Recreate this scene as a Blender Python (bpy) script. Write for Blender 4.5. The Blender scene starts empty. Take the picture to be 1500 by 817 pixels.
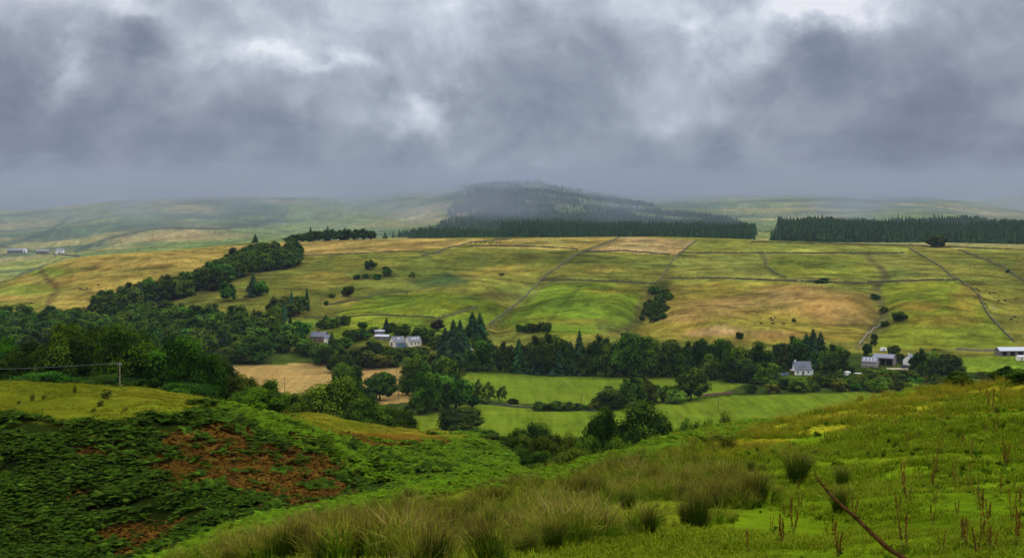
import bpy, math, random
import numpy as np
from mathutils import Vector, Matrix, noise as mnoise

SC = bpy.context.scene
COL = SC.collection
F, H0 = 2000.0, 330.0            # focal length and horizon row of the photograph, in its 1500 px frame
R = math.radians
rng = np.random.default_rng(7)
random.seed(7)

# ------------------------------------------------------------------ camera
cd = bpy.data.cameras.new('camera'); cam = bpy.data.objects.new('camera', cd); COL.objects.link(cam)
cam.location = (0, 0, 0); cam.rotation_euler = (R(90), 0, 0)
cd.sensor_width = 36; cd.lens = F / 1500 * 36; cd.shift_y = -(408.5 - H0) / 1500
cd.clip_start = 0.1; cd.clip_end = 30000
SC.camera = cam

# ------------------------------------------------------------------ nodes helper
class NT:
    def __init__(s, tree): s.t = tree; s.n = tree.nodes; s.l = tree.links
    def put(s, sock, v):
        if isinstance(v, bpy.types.NodeSocket): s.l.new(v, sock)
        else: sock.default_value = v
    def node(s, typ, ins=None, **kw):
        n = s.n.new(typ)
        for k, v in kw.items(): setattr(n, k, v)
        for k, v in (ins or {}).items(): s.put(n.inputs[k], v)
        return n
    def m(s, op, a, b=0.0, c=None, clamp=False):
        n = s.n.new('ShaderNodeMath'); n.operation = op; n.use_clamp = clamp
        s.put(n.inputs[0], a); s.put(n.inputs[1], b)
        if c is not None: s.put(n.inputs[2], c)
        return n.outputs[0]
    def mix(s, fac, a, b, mode='MIX'):
        n = s.n.new('ShaderNodeMix'); n.data_type = 'RGBA'; n.blend_type = mode
        s.put(n.inputs[0], fac); s.put(n.inputs[6], a); s.put(n.inputs[7], b)
        return n.outputs[2]
    def noise(s, vec, scale, detail=4, rough=0.55, dist=0.0):
        n = s.node('ShaderNodeTexNoise', {'Vector': vec, 'Scale': scale, 'Detail': detail, 'Roughness': rough, 'Distortion': dist})
        return n
    def rmap(s, v, a, b, c=0.0, d=1.0, smooth=False):
        n = s.n.new('ShaderNodeMapRange'); n.interpolation_type = 'SMOOTHSTEP' if smooth else 'LINEAR'; n.clamp = True
        s.put(n.inputs[0], v); n.inputs[1].default_value = a; n.inputs[2].default_value = b
        n.inputs[3].default_value = c; n.inputs[4].default_value = d
        return n.outputs[0]
    def ramp(s, fac, stops):
        n = s.n.new('ShaderNodeValToRGB'); s.put(n.inputs[0], fac); e = n.color_ramp.elements
        while len(e) < len(stops): e.new(0.5)
        for el, (p, c) in zip(e, stops): el.position = p; el.color = (*c, 1)
        return n.outputs[0]

# ------------------------------------------------------------------ sky: heavy broken overcast, brighter overhead
SUN_EL, SUN_AZ = 46, 62           # degrees; azimuth to the right of the view axis
w = bpy.data.worlds.new('World'); SC.world = w; w.use_nodes = True
t = NT(w.node_tree); t.n.clear()
tc = t.node('ShaderNodeTexCoord').outputs['Generated']
sep = t.node('ShaderNodeSeparateXYZ', {0: tc})
dx, dy, dz = sep.outputs
az = t.m('ARCTAN2', dx, dy); el = t.m('ARCSINE', dz)
vec = t.node('ShaderNodeCombineXYZ', {0: t.m('MULTIPLY', az, 1.0), 1: t.m('MULTIPLY', el, 1.15), 2: t.m('MULTIPLY', dy, 0.5)}).outputs[0]
wn = t.noise(vec, 9.0, 5, 0.55).outputs['Color']
ws = t.node('ShaderNodeSeparateXYZ', {0: wn})
w2 = t.node('ShaderNodeSeparateXYZ', {0: t.noise(vec, 28.0, 5, 0.6).outputs['Color']})
azw = t.m('ADD', az, t.m('ADD', t.m('MULTIPLY', t.m('SUBTRACT', ws.outputs[0], 0.5), 0.11), t.m('MULTIPLY', t.m('SUBTRACT', w2.outputs[0], 0.5), 0.05)))
elw = t.m('ADD', el, t.m('ADD', t.m('MULTIPLY', t.m('SUBTRACT', ws.outputs[1], 0.5), 0.06), t.m('MULTIPLY', t.m('SUBTRACT', w2.outputs[1], 0.5), 0.04)))
n1 = t.noise(vec, 7.0, 7, 0.5, 0.25).outputs[0]
n2 = t.noise(t.node('ShaderNodeVectorMath', {0: vec, 1: (3.1, 1.7, 4.0)}).outputs[0], 22.0, 6, 0.58, 0.4).outputs[0]
val = t.rmap(el, 0.02, 0.165, 0.34, 0.66)
val = t.m('ADD', val, t.m('MULTIPLY', t.m('SUBTRACT', n1, 0.5), 1.25))
val = t.m('ADD', val, t.m('MULTIPLY', t.m('SUBTRACT', n2, 0.5), 0.62))
n3 = t.noise(t.node('ShaderNodeVectorMath', {0: vec, 1: (7.1, 2.7, 1.0)}).outputs[0], 11.0, 3, 0.5, 0.5).outputs[0]
val = t.m('SUBTRACT', t.m('ADD', val, 0.05), t.m('MULTIPLY', t.m('ABSOLUTE', t.m('SUBTRACT', n3, 0.5)), 0.7))
CLOUDS = [  # px, py, half width, half height, amount: openings (+) and dark cloud masses (-)
    (622, 155, 48, 34, .50), (600, 190, 60, 30, .2), (430, 88, 70, 18, .27), (520, 88, 70, 14, .18), (1185, 18, 85, 36, .55), (1075, 70, 40, 50, .26),
    (100, 120, 28, 40, .30), (84, 180, 26, 40, .14), (424, 170, 20, 34, .13), (215, 36, 60, 20, .24), (310, 70, 40, 30, .16), (1000, 14, 90, 26, .24),
    (1245, 138, 24, 30, .1), (1030, 190, 40, 22, .12), (60, 20, 90, 20, .08),
    (215, 78, 78, 24, -.30), (40, 150, 60, 60, -.14), (25, 60, 60, 40, -.08), (790, 120, 150, 60, -.2), (470, 215, 130, 50, -.15), (700, 25, 190, 30, -.04),
    (1400, 130, 140, 110, -.24), (1165, 72, 45, 24, -.24), (1000, 20, 60, 40, -.16), (880, 190, 120, 60, -.04), (300, 190, 120, 60, -.05), (1390, 230, 150, 50, -.06)]
for px, py, hw, hh, amt in CLOUDS:
    a0, e0 = math.atan((px - 750) / F), (H0 - py) / F
    qa = t.m('MULTIPLY', t.m('SUBTRACT', azw, a0), F / hw); qe = t.m('MULTIPLY', t.m('SUBTRACT', elw, e0), F / hh)
    q = t.m('ADD', t.m('MULTIPLY', qa, qa), t.m('MULTIPLY', qe, qe))
    val = t.m('ADD', val, t.m('MULTIPLY', t.m('EXPONENT', t.m('MULTIPLY', q, -0.8)), amt))
val = t.m('ADD', val, t.rmap(el, 0.17, 0.6, 0, 0.3))
cloud = t.ramp(val, [(0.0, (.14, .168, .235)), (.28, (.20, .235, .315)), (.5, (.30, .34, .42)), (.68, (.42, .47, .555)), (.88, (.62, .67, .76)), (1.0, (.82, .85, .91))])
warm = t.rmap(t.m('ABSOLUTE', az), 0.12, 0.4, 0, 1)                       # a little mauve away from the middle of the valley
cloud = t.mix(t.m('MULTIPLY', warm, 0.8), cloud, t.mix(1.0, cloud, (1.05, .98, .985, 1), 'MULTIPLY'))
bright = t.rmap(dz, 0.17, 0.95, 1.0, 2.3)
cloud = t.mix(1.0, cloud, t.node('ShaderNodeCombineXYZ', {0: bright, 1: bright, 2: bright}).outputs[0], 'MULTIPLY')
SKY = 0.1
cloud = t.mix(1.0, cloud, (1 / SKY, 1 / SKY, 1 / SKY, 1), 'MULTIPLY')
ns = t.node('ShaderNodeTexSky', sky_type='NISHITA', sun_disc=False, sun_elevation=R(SUN_EL), sun_rotation=R(SUN_AZ))
skyc = t.mix(0.04, cloud, ns.outputs[0])
bg = t.node('ShaderNodeBackground', {0: skyc, 1: SKY})
t.l.new(bg.outputs[0], t.node('ShaderNodeOutputWorld').inputs[0])

sl = bpy.data.lights.new('sun', 'SUN'); sl.energy = 1.5; sl.angle = R(14); sl.color = (1, .95, .86)
sun = bpy.data.objects.new('sun', sl); COL.objects.link(sun)
sd = Vector((math.sin(R(SUN_AZ)) * math.cos(R(SUN_EL)), math.cos(R(SUN_AZ)) * math.cos(R(SUN_EL)), math.sin(R(SUN_EL))))
sun.rotation_euler = sd.to_track_quat('Z', 'Y').to_euler()

SC.view_settings.view_transform = 'Standard'; SC.view_settings.look = 'None'
SC.view_settings.exposure = 0.0; SC.view_settings.gamma = 1
SC.render.engine = 'CYCLES'
SC.cycles.use_denoising = True
SC.cycles.max_bounces = 6; SC.cycles.diffuse_bounces = 3; SC.cycles.volume_bounces = 1; SC.cycles.transparent_max_bounces = 8
SC.cycles.volume_step_rate = 1.0; SC.cycles.volume_max_steps = 128

# ------------------------------------------------------------------ small tools
KILL = 1.0
def lin(c):
    c = np.asarray(c, float) / 255
    return np.where(c <= .04045, c / 12.92, ((c + .055) / 1.055) ** 2.4)
def A(r, g, b, k=KILL):           # a surface colour
    return tuple(lin((r, g, b)) * k)
def tag(o, label=None, cat=None, group=None, kind=None):
    if label: o['label'] = label
    if cat: o['category'] = cat
    if group: o['group'] = group
    if kind: o['kind'] = kind
    return o
def mesh(name, v, f, mats=(), attrs=None, smooth=False):
    me = bpy.data.meshes.new(name)
    v = np.asarray(v, np.float32)
    if isinstance(f, np.ndarray):
        k = f.shape[1]; n = len(f)
        me.vertices.add(len(v)); me.vertices.foreach_set('co', v.ravel())
        me.loops.add(n * k); me.loops.foreach_set('vertex_index', f.astype(np.int32).ravel())
        me.polygons.add(n); me.polygons.foreach_set('loop_start', np.arange(0, n * k, k, dtype=np.int32))
        me.update(calc_edges=True)
    else:
        me.from_pydata(v.tolist(), [], [list(q) for q in f]); me.update()
    for m in mats if isinstance(mats, (list, tuple)) else [mats]: me.materials.append(m)
    if smooth: me.polygons.foreach_set('use_smooth', np.ones(len(me.polygons), bool))
    for nm, (typ, dom, arr) in (attrs or {}).items():
        a = me.attributes.new(nm, typ, dom)
        a.data.foreach_set('color' if typ == 'FLOAT_COLOR' else ('vector' if typ == 'FLOAT_VECTOR' else 'value'), np.asarray(arr, np.float32 if typ != 'INT' else np.int32).ravel())
    return me
def obj(name, me, parent=None, loc=None):
    o = bpy.data.objects.new(name, me); COL.objects.link(o)
    if parent: o.parent = parent
    if loc is not None: o.location = loc
    return o
def empty(name, loc, rz=0):
    o = bpy.data.objects.new(name, None); COL.objects.link(o); o.empty_display_size = 0.5
    o.location = loc; o.rotation_euler = (0, 0, rz); return o
class MB:                         # collects boxes and tubes into one mesh
    def __init__(s): s.v = []; s.f = []
    def add(s, vs, fs):
        b = len(s.v); s.v += [tuple(q) for q in vs]; s.f += [[b + i for i in q] for q in fs]
    def box(s, x0, x1, y0, y1, z0, z1):
        s.add([(x0, y0, z0), (x1, y0, z0), (x1, y1, z0), (x0, y1, z0), (x0, y0, z1), (x1, y0, z1), (x1, y1, z1), (x0, y1, z1)],
              [(0, 3, 2, 1), (4, 5, 6, 7), (0, 1, 5, 4), (1, 2, 6, 5), (2, 3, 7, 6), (3, 0, 4, 7)])
    def slab(s, quad, th):        # a thick sheet from four corners
        q = [Vector(p) for p in quad]; n = (q[1] - q[0]).cross(q[3] - q[0]).normalized() * th
        s.add(q + [p + n for p in q], [(3, 2, 1, 0), (4, 5, 6, 7), (0, 1, 5, 4), (1, 2, 6, 5), (2, 3, 7, 6), (3, 0, 4, 7)])
    def tube(s, pts, rad, n=6):
        pts = [Vector(p) for p in pts]; rad = rad if hasattr(rad, '__len__') else [rad] * len(pts); b = len(s.v)
        for i, p in enumerate(pts):
            d = (pts[min(i + 1, len(pts) - 1)] - pts[max(i - 1, 0)]).normalized()
            u = d.cross(Vector((.3, .9, .2)) if abs(d.z) > .8 else Vector((0, 0, 1))).normalized(); q = d.cross(u)
            for k in range(n):
                a = 2 * math.pi * k / n
                s.v.append(tuple(p + (u * math.cos(a) + q * math.sin(a)) * rad[i]))
        for i in range(len(pts) - 1):
            for k in range(n):
                s.f.append([b + i * n + k, b + i * n + (k + 1) % n, b + (i + 1) * n + (k + 1) % n, b + (i + 1) * n + k])
        s.f.append([b + k for k in range(n)][::-1]); s.f.append([b + (len(pts) - 1) * n + k for k in range(n)])
    def me(s, name, m, smooth=False): return mesh(name, s.v, s.f, m, smooth=smooth)
    def build(s, name, m, parent=None, loc=None, smooth=False): return obj(name, s.me(name, m, smooth), parent, loc)

# value noise on the plan, used for the lie of the land and for ground cover
_perm = np.random.default_rng(3).random((256, 256))
def vnoise(x, y, seed=0):
    x = np.asarray(x, float) + seed * 17.3; y = np.asarray(y, float) + seed * 9.1
    xi = np.floor(x).astype(int); yi = np.floor(y).astype(int); fx = x - xi; fy = y - yi
    fx = fx * fx * (3 - 2 * fx); fy = fy * fy * (3 - 2 * fy)
    g = lambda i, j: _perm[i & 255, j & 255]
    return (g(xi, yi) * (1 - fx) + g(xi + 1, yi) * fx) * (1 - fy) + (g(xi, yi + 1) * (1 - fx) + g(xi + 1, yi + 1) * fx) * fy
def fbm(x, y, o=4, seed=0):
    s = 0; a = .5; tot = 0
    for i in range(o): s = s + a * vnoise(x * 2 ** i, y * 2 ** i, seed + i); tot += a; a *= .5
    return s / tot                # 0..1, mean .5

# ------------------------------------------------------------------ the lie of the land
# profiles along bearings: (distance, row) or (distance, None, height)
def zc(*p): return [(d, (H0 - r) / F * d) if len(q) == 2 else (d, q[2]) for q in p for d, r in [q[:2]]]
N_ = None
VAL = [(650, N_, -86.), (780, N_, -85.)]
def hill(b=515, c=480, d=450, e=412, g=380, top=347, dist=1500):
    k = (dist - 850) / 650
    return [(850, b), (850 + 55 * k, c), (850 + 130 * k, d), (850 + 270 * k, e), (850 + 430 * k, g), (dist, top)]
PROF = {
 -300: [(0,N_,-1.65),(8,N_,-3.2),(16,N_,-6),(40,N_,-17),(75,N_,-26),(92,N_,-24.5),(110,N_,-18.5),(122,N_,-17),(150,N_,-16.5),(175,N_,-19),(240,N_,-27),(300,N_,-37),(400,N_,-58),(560,N_,-80)] + VAL + [(850,520),(950,498),(1050,478),(1150,462),(1250,450),(1350,440),(1600,N_,-82),(2000,405),(2500,380),(3000,362),(3600,338),(4300,318),(5200,316),(6800,318)],
 0: [(0,N_,-1.65),(8,N_,-2.6),(16,N_,-5),(40,N_,-16),(75,N_,-25),(90,850),(98,785),(108,685),(117,612),(128,590),(150,558),(175,N_,-20.2),(240,N_,-29),(300,N_,-39),(400,N_,-62),(560,N_,-82)] + VAL + [(850,515),(950,490),(1050,463),(1150,442),(1250,425),(1350,411),(1600,N_,-76),(2000,400),(2400,380),(2800,364),(3400,337),(4100,314),(5000,309),(6800,315)],
 100: [(0,N_,-1.65),(8,N_,-2.5),(16,N_,-4.6),(40,N_,-15.5),(75,N_,-24.5),(90,840),(98,775),(108,680),(117,617),(128,592),(150,560),(175,N_,-20.6),(240,N_,-29),(300,N_,-39),(400,N_,-62),(560,N_,-82)] + VAL + [(850,515),(950,485),(1050,458),(1150,432),(1280,398),(1420,376),(1650,N_,-60),(2100,385),(2500,370),(2900,352),(3500,325),(4100,304),(5000,303),(6800,310)],
 200: [(0,N_,-1.65),(8,N_,-2.3),(18,N_,-4.4),(24,840),(45,N_,-16),(75,N_,-22.5),(88,830),(98,760),(108,675),(118,612),(128,592),(150,567),(170,N_,-21),(240,N_,-30),(300,N_,-40),(400,N_,-62),(560,N_,-82)] + VAL + [(850,515),(930,488),(1030,460),(1150,425),(1300,385),(1450,367),(1700,N_,-50),(2200,370),(2600,355),(3000,335),(3500,313),(4100,294),(5000,297),(6800,305)],
 300: [(0,N_,-1.65),(6,N_,-1.9),(12,870),(25,793),(28,794),(52,N_,-18.5),(80,N_,-21),(90,775),(98,735),(110,660),(120,615),(130,598),(150,586),(165,N_,-21.8),(200,N_,-27.5),(240,N_,-33),(300,N_,-44),(400,N_,-64),(560,N_,-82)] + VAL + hill(513,485,455,415,385,360) + [(1700,N_,-38),(2200,362),(2600,348),(3000,330),(3500,308),(4100,290),(5000,293),(6800,304)],
 380: [(0,N_,-1.65),(6,N_,-1.9),(12,845),(28,769),(31,770),(52,N_,-16),(78,N_,-19),(90,760),(100,722),(112,665),(122,630),(132,611),(145,606),(158,608),(180,N_,-25.6),(215,N_,-30),(260,N_,-38),(320,N_,-50),(400,N_,-64),(560,N_,-82)] + VAL + hill(513,483,452,412,382,353) + [(1700,N_,-30),(2200,357),(2600,345),(3000,328),(3500,308),(4100,287),(5000,291),(6800,303)],
 450: [(0,N_,-1.65),(6,N_,-1.9),(12,835),(28,760),(32,752),(36,755),(52,N_,-14.5),(75,N_,-17.6),(90,752),(105,703),(118,655),(130,630),(142,626),(160,625),(190,613),(215,607),(235,609),(300,N_,-47),(400,N_,-66),(560,N_,-83)] + VAL + hill(513,482,450,410,378,352) + [(1700,N_,-25),(2200,354),(2600,345),(3000,330),(3500,310),(4100,287),(5000,290),(6800,302)],
 525: [(0,N_,-1.65),(6,N_,-1.9),(12,825),(32,740),(37,737),(41,739),(56,N_,-14.2),(80,N_,-17.4),(95,742),(112,715),(128,680),(142,655),(155,648),(170,640),(195,622),(220,616),(240,618),(300,N_,-48),(400,N_,-66),(560,N_,-83)] + VAL + hill(513,481,449,408,376,349) + [(1700,N_,-22),(2200,352),(2600,344),(3000,328),(3500,308),(4100,287),(5000,288),(6800,300)],
 600: [(0,N_,-1.65),(6,N_,-1.9),(12,817),(25,757),(36,728),(42,722),(47,724),(62,N_,-14.4),(85,N_,-17.6),(105,723),(125,701),(145,680),(168,652),(190,634),(222,628),(245,630),(300,N_,-49),(400,N_,-67),(550,N_,-83)] + VAL + hill(513,481,449,408,376,348) + [(1700,N_,-20),(2100,350),(2600,341),(3000,325),(3500,303),(4000,285),(4800,282),(6800,300)],
 700: [(0,N_,-1.65),(6,N_,-1.85),(12,817),(25,752),(42,712),(50,706),(56,708),(72,N_,-15.4),(100,N_,-19.6),(120,704),(150,677),(175,656),(197,641),(225,636),(250,638),(300,N_,-50),(400,N_,-68),(545,N_,-84)] + VAL + hill(512,480,449,410,377,347) + [(1700,N_,-17),(2000,346),(2500,334),(2900,315),(3300,292),(3700,272),(4300,272),(6800,296)],
 760: [(0,N_,-1.65),(6,N_,-1.85),(12,817),(25,751),(45,702),(54,696),(60,698),(78,N_,-16.4),(110,N_,-21.8),(150,N_,-27),(190,N_,-33),(240,N_,-42.5),(300,N_,-54),(400,N_,-70),(545,N_,-84.5)] + VAL + hill(512,480,450,412,377,347) + [(1700,N_,-16),(2000,344),(2500,330),(2900,310),(3300,288),(3700,268),(4300,268),(6800,296)],
 850: [(0,N_,-1.65),(6,N_,-1.85),(12,817),(25,750),(45,703),(58,686),(64,687),(90,N_,-19.5),(150,N_,-31),(300,N_,-56),(450,N_,-76),(560,N_,-85)] + VAL + hill(510,482,452,413,376,347) + [(1700,N_,-15),(2000,344),(2500,331),(2900,313),(3400,295),(3900,280),(4600,276),(6800,296)],
 950: [(0,N_,-1.65),(6,N_,-1.85),(12,817),(25,748),(45,698),(72,656),(78,657),(105,N_,-20.5),(150,N_,-31),(300,N_,-58),(450,N_,-77),(580,N_,-86)] + VAL + hill(508,484,456,413,376,346) + [(1700,N_,-15),(2000,346),(2500,334),(2900,318),(3400,303),(3900,290),(4600,283),(6800,300)],
 1050: [(0,N_,-1.65),(6,N_,-1.85),(12,817),(25,746),(45,692),(70,650),(85,629),(92,631),(120,N_,-22),(170,N_,-34),(300,N_,-59),(450,N_,-78),(600,N_,-86)] + VAL + hill(508,484,455,411,378,348) + [(1700,N_,-18),(2000,348),(2500,336),(2900,324),(3400,308),(3900,295),(4600,288),(6800,302)],
 1200: [(0,N_,-1.65),(6,N_,-1.85),(12,816),(20,774),(40,702),(70,645),(110,600),(120,601),(160,N_,-28),(300,N_,-60),(450,N_,-79),(600,N_,-86)] + VAL + hill(512,488,458,413,382,354) + [(1700,N_,-24),(1900,348),(2200,338),(2600,327),(3000,318),(3500,302),(4000,290),(4800,287),(6800,303)],
 1350: [(0,N_,-1.65),(6,N_,-1.8),(12,812),(20,768),(40,690),(75,625),(130,573),(142,574),(190,N_,-30),(300,N_,-58),(450,N_,-78),(600,N_,-86)] + VAL + hill(516,492,460,412,384,358) + [(1650,N_,-26),(1850,350),(2200,338),(2600,325),(3000,315),(3500,302),(4000,291),(4800,290),(6800,304)],
 1500: [(0,N_,-1.65),(6,N_,-1.75),(12,807),(20,762),(40,680),(80,610),(140,558),(155,559),(200,N_,-31),(300,N_,-56),(450,N_,-77),(600,N_,-86)] + VAL + hill(520,497,466,416,386,361) + [(1650,N_,-29),(1850,352),(2200,340),(2600,330),(3000,326),(3500,318),(4000,312),(4800,302),(6800,285)],
 1800: [(0,N_,-1.65),(6,N_,-1.6),(12,795),(20,740),(40,655),(80,585),(150,535),(170,537),(220,N_,-32),(300,N_,-52),(450,N_,-75),(600,N_,-86)] + VAL + hill(525,502,472,424,392,368) + [(1650,N_,-31),(1850,355),(2200,345),(2600,338),(3000,334),(3500,328),(4000,322),(4800,312),(6800,295)],
}
_cols = np.array(sorted(PROF)); _ly = np.linspace(math.log(4), math.log(7300), 900); _Y = np.exp(_ly) - 4
_tab = []
for c in _cols:
    p = zc(*PROF[c]); d = np.array([q[0] for q in p]); z = np.array([q[1] for q in p]); _tab.append(np.interp(_Y, d, z))
_tab = np.array(_tab)
_pxf = np.arange(-300, 1801, 10.0)
def _pchip(x, y, xi):             # monotone cubic across bearings, for every distance at once
    h = np.diff(x)[:, None]; dl = np.diff(y, axis=0) / h; m = np.zeros_like(y)
    w1 = 2 * h[1:] + h[:-1]; w2 = h[1:] + 2 * h[:-1]
    with np.errstate(divide='ignore', invalid='ignore'):
        mm = (w1 + w2) / (w1 / dl[:-1] + w2 / dl[1:])
    m[1:-1] = np.where(dl[:-1] * dl[1:] > 0, mm, 0); m[0] = dl[0]; m[-1] = dl[-1]
    k = np.clip(np.searchsorted(x, xi) - 1, 0, len(x) - 2); hh = (x[k + 1] - x[k])[:, None]; s = ((xi - x[k])[:, None]) / hh
    return (y[k] * (1 + 2 * s) * (1 - s) ** 2 + hh * m[k] * s * (1 - s) ** 2 + y[k + 1] * s * s * (3 - 2 * s) + hh * m[k + 1] * s * s * (s - 1))
_T = _pchip(_cols.astype(float), _tab, _pxf)
def _blur(a, sig, ax):
    r = int(3 * sig + 1); k = np.exp(-.5 * (np.arange(-r, r + 1) / sig) ** 2); k /= k.sum()
    pad = [(0, 0), (0, 0)]; pad[ax] = (r, r); b = np.pad(a, pad, mode='edge')
    return np.apply_along_axis(lambda v: np.convolve(v, k, 'valid'), ax, b)
_T = _blur(_blur(_T, 2.2, 1), 1.3, 0)
_T[:, :6] = _T[:, 6:7]
BUMPS = [(870, 1010, 62, 45, 8), (1060, 905, 45, 24, 6), (840, 872, 60, 16, 4), (560, 888, 75, 22, 4), (640, 960, 55, 40, 5), (1190, 1020, 80, 50, 8), (1380, 985, 65, 55, 7), (1010, 930, 50, 22, 4), (1130, 900, 40, 18, 3), (690, 1090, 60, 40, 5), (1440, 1060, 40, 40, 4),
         (760, 1010, 26, 60, -6), (730, 930, 22, 40, -5), (950, 985, 26, 60, -8), (925, 905, 28, 25, -4), (1288, 990, 20, 80, -6), (790, 1120, 26, 50, -4), (600, 1060, 40, 30, -4), (480, 990, 30, 40, -4), (1290, 1180, 40, 60, -4), (1120, 1160, 60, 50, 3)]
def relief(x, y):                 # mounds and hollows by bearing and distance, then                 # hummocks and small unevenness
    r = np.hypot(x, y)
    s = lambda a, b: np.clip((r - a) / (b - a), 0, 1); z = 0
    px = 750 + F * x / np.maximum(y, 5)
    for bx, by, rx, ry, h in BUMPS: z = z + h * np.exp(-((px - bx) / rx) ** 2 - ((y - by) / ry) ** 2)
    far = s(840, 930) * (1 - s(1380, 1480))
    z = z + far * 7.0 * (fbm(x / 75, y / 60, 3, 5) - .5)
    z = z + far * 2.2 * (fbm(x / 20, y / 16, 2, 9) - .5)
    z = z + s(1900, 2600) * 34 * (fbm(x / 260, y / 200, 5, 2) - .5)
    near = 1 - s(60, 140); mid = s(60, 110) * (1 - s(300, 420))
    z = z + s(3, 14) * near * (.5 * (fbm(x / 6, y / 6, 2, 21) - .5) + .12 * (fbm(x / 1.1, y / 1.1, 3, 22) - .5))
    z = z + mid * (2.3 * (fbm(x / 9, y / 14, 3, 31) - .5) + .5 * (fbm(x / 3, y / 3, 2, 33) - .5))
    return z
def ground(x, y):
    x = np.asarray(x, float); y = np.asarray(y, float)
    px = np.clip(750 + F * x / np.maximum(y, 2.0), -299, 1799)
    i = (px + 300) / 10; i0 = np.clip(np.floor(i).astype(int), 0, len(_pxf) - 2); fi = i - i0
    j = (np.log(np.clip(y, 0, 7290) + 4) - _ly[0]) / (_ly[1] - _ly[0]); j0 = np.clip(np.floor(j).astype(int), 0, 898); fj = j - j0
    z = (_T[i0, j0] * (1 - fi) + _T[i0 + 1, j0] * fi) * (1 - fj) + (_T[i0, j0 + 1] * (1 - fi) + _T[i0 + 1, j0 + 1] * fi) * fj
    return z + relief(x, y)
_hy = np.exp(np.linspace(math.log(7), math.log(6500), 3000))
def hit(px, py, ymin=0):          # the first ground seen along a line of sight
    y = _hy[_hy > ymin]; x = (px - 750) / F * y
    r = H0 - F * ground(x, y) / y
    k = np.argmax(r <= py) if (r <= py).any() else int(np.argmin(r))
    return float(x[k]), float(y[k]), float(ground(x[k], y[k]))
def at(px, y):
    x = (px - 750) / F * y
    return x, y, float(ground(x, y))
def inpoly(px, py, poly):
    ins = np.zeros(np.shape(px), bool); n = len(poly)
    for i in range(n):
        (x0, y0), (x1, y1) = poly[i], poly[(i + 1) % n]
        if y0 == y1: continue
        ins ^= ((y0 > py) != (y1 > py)) & (px < (x1 - x0) * (py - y0) / (y1 - y0) + x0)
    return ins

# grid: rows thinned by how much of the picture they take up
def seg(a, b, n): return np.exp(np.linspace(math.log(a + 6), math.log(b + 6), n, endpoint=False)) - 6
rows = np.concatenate([seg(-4, 9, 14), seg(9, 60, 90), seg(60, 85, 22), seg(85, 160, 120), seg(160, 260, 60), seg(260, 540, 34), seg(540, 850, 72),
                       seg(850, 1510, 150), seg(1510, 1800, 16), seg(1800, 4400, 100), seg(4400, 7000, 14), [7000.]])
APX = 25.0
ss = np.concatenate([np.linspace(-.8, -.42, 40, endpoint=False), np.linspace(-.42, .42, 470), np.linspace(.42, .8, 41)[1:]])
GY, GS = np.meshgrid(rows, ss, indexing='ij'); GX = GS * (GY + APX); GZ = ground(GX, GY)
nr, nc = GX.shape
PX = 750 + F * GX / np.maximum(GY, 5); PY = H0 - F * GZ / np.maximum(GY, 5)
gully = np.interp(PX, [0, 300, 450, 600, 700, 770, 1000, 1500], [70, 62, 62, 75, 85, 110, 190, 260])
zone = np.where(GY < gully, 0, np.where(GY < 300, 1, np.where(GY < 843, 2, np.where(GY < 1640, 3, 4))))

# ---- what grows where: plan colours of the ground
C = np.zeros((nr, nc, 3)); MOW = np.zeros((nr, nc))
wa = (fbm(GX / 30, GY / 30, 3, 41) - .5) * 2; wb = (fbm(GX / 30, GY / 30, 3, 47) - .5) * 2
nw = (GY / 1000)                  # warp grows with distance so that it stays a few rows
WX = PX + wa * np.where(GY > 500, 9, 12); WY = PY + wb * np.where(GY > 500, 3.5, 8)
def fill(mask, c, k=1.0): C[mask] = C[mask] * (1 - k) + np.array(A(*c)) * k
def blot(z, px, py, rx, ry, c, k=1.0, hard=1.2):
    m = (zone == z); q = ((WX - px) / rx) ** 2 + ((WY - py) / ry) ** 2
    a = (np.clip((hard - q) / hard, 0, 1) ** .7 * k * m)[..., None]
    C[:] = C * (1 - a) + np.array(A(*c)) * a
def area(z, poly, c, k=1.0, warp=.4):
    m = (zone == z) & inpoly(PX + (WX - PX) * warp, PY + (WY - PY) * warp, poly); fill(m, c, k); return m
def line(z, pts, wpx, c, k=.8):   # a worn or rushy strip along a way
    best = np.full(C.shape[:2], 1e9)
    for (x0, y0), (x1, y1) in zip(pts[:-1], pts[1:]):
        L = (x1 - x0) ** 2 + (y1 - y0) ** 2; u = np.clip(((WX * .5 + PX * .5 - x0) * (x1 - x0) + (WY * .5 + PY * .5 - y0) * (y1 - y0)) / L, 0, 1)
        best = np.minimum(best, np.hypot(WX * .5 + PX * .5 - x0 - u * (x1 - x0), WY * .5 + PY * .5 - y0 - u * (y1 - y0)))
    a = (np.clip(1.5 - best / wpx, 0, 1) * k * (zone == z))[..., None]; C[:] = C * (1 - a) + np.array(A(*c)) * a

# zone 0: near pasture
fill(zone == 0, (92, 116, 16))
area(0, [(200, 830), (400, 765), (600, 722), (800, 688), (960, 655), (1080, 640), (1120, 690), (1100, 740), (1000, 775), (880, 800), (850, 830)], (98, 108, 24), .7, 1)
area(0, [(960, 655), (1050, 625), (1200, 596), (1500, 552), (1700, 530), (1700, 590), (1500, 600), (1300, 622), (1180, 640), (1060, 672)], (140, 128, 26), .75, 1)
blot(0, 1330, 660, 140, 22, (112, 122, 20), .6); blot(0, 1420, 760, 90, 30, (82, 110, 14), .7)
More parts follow.
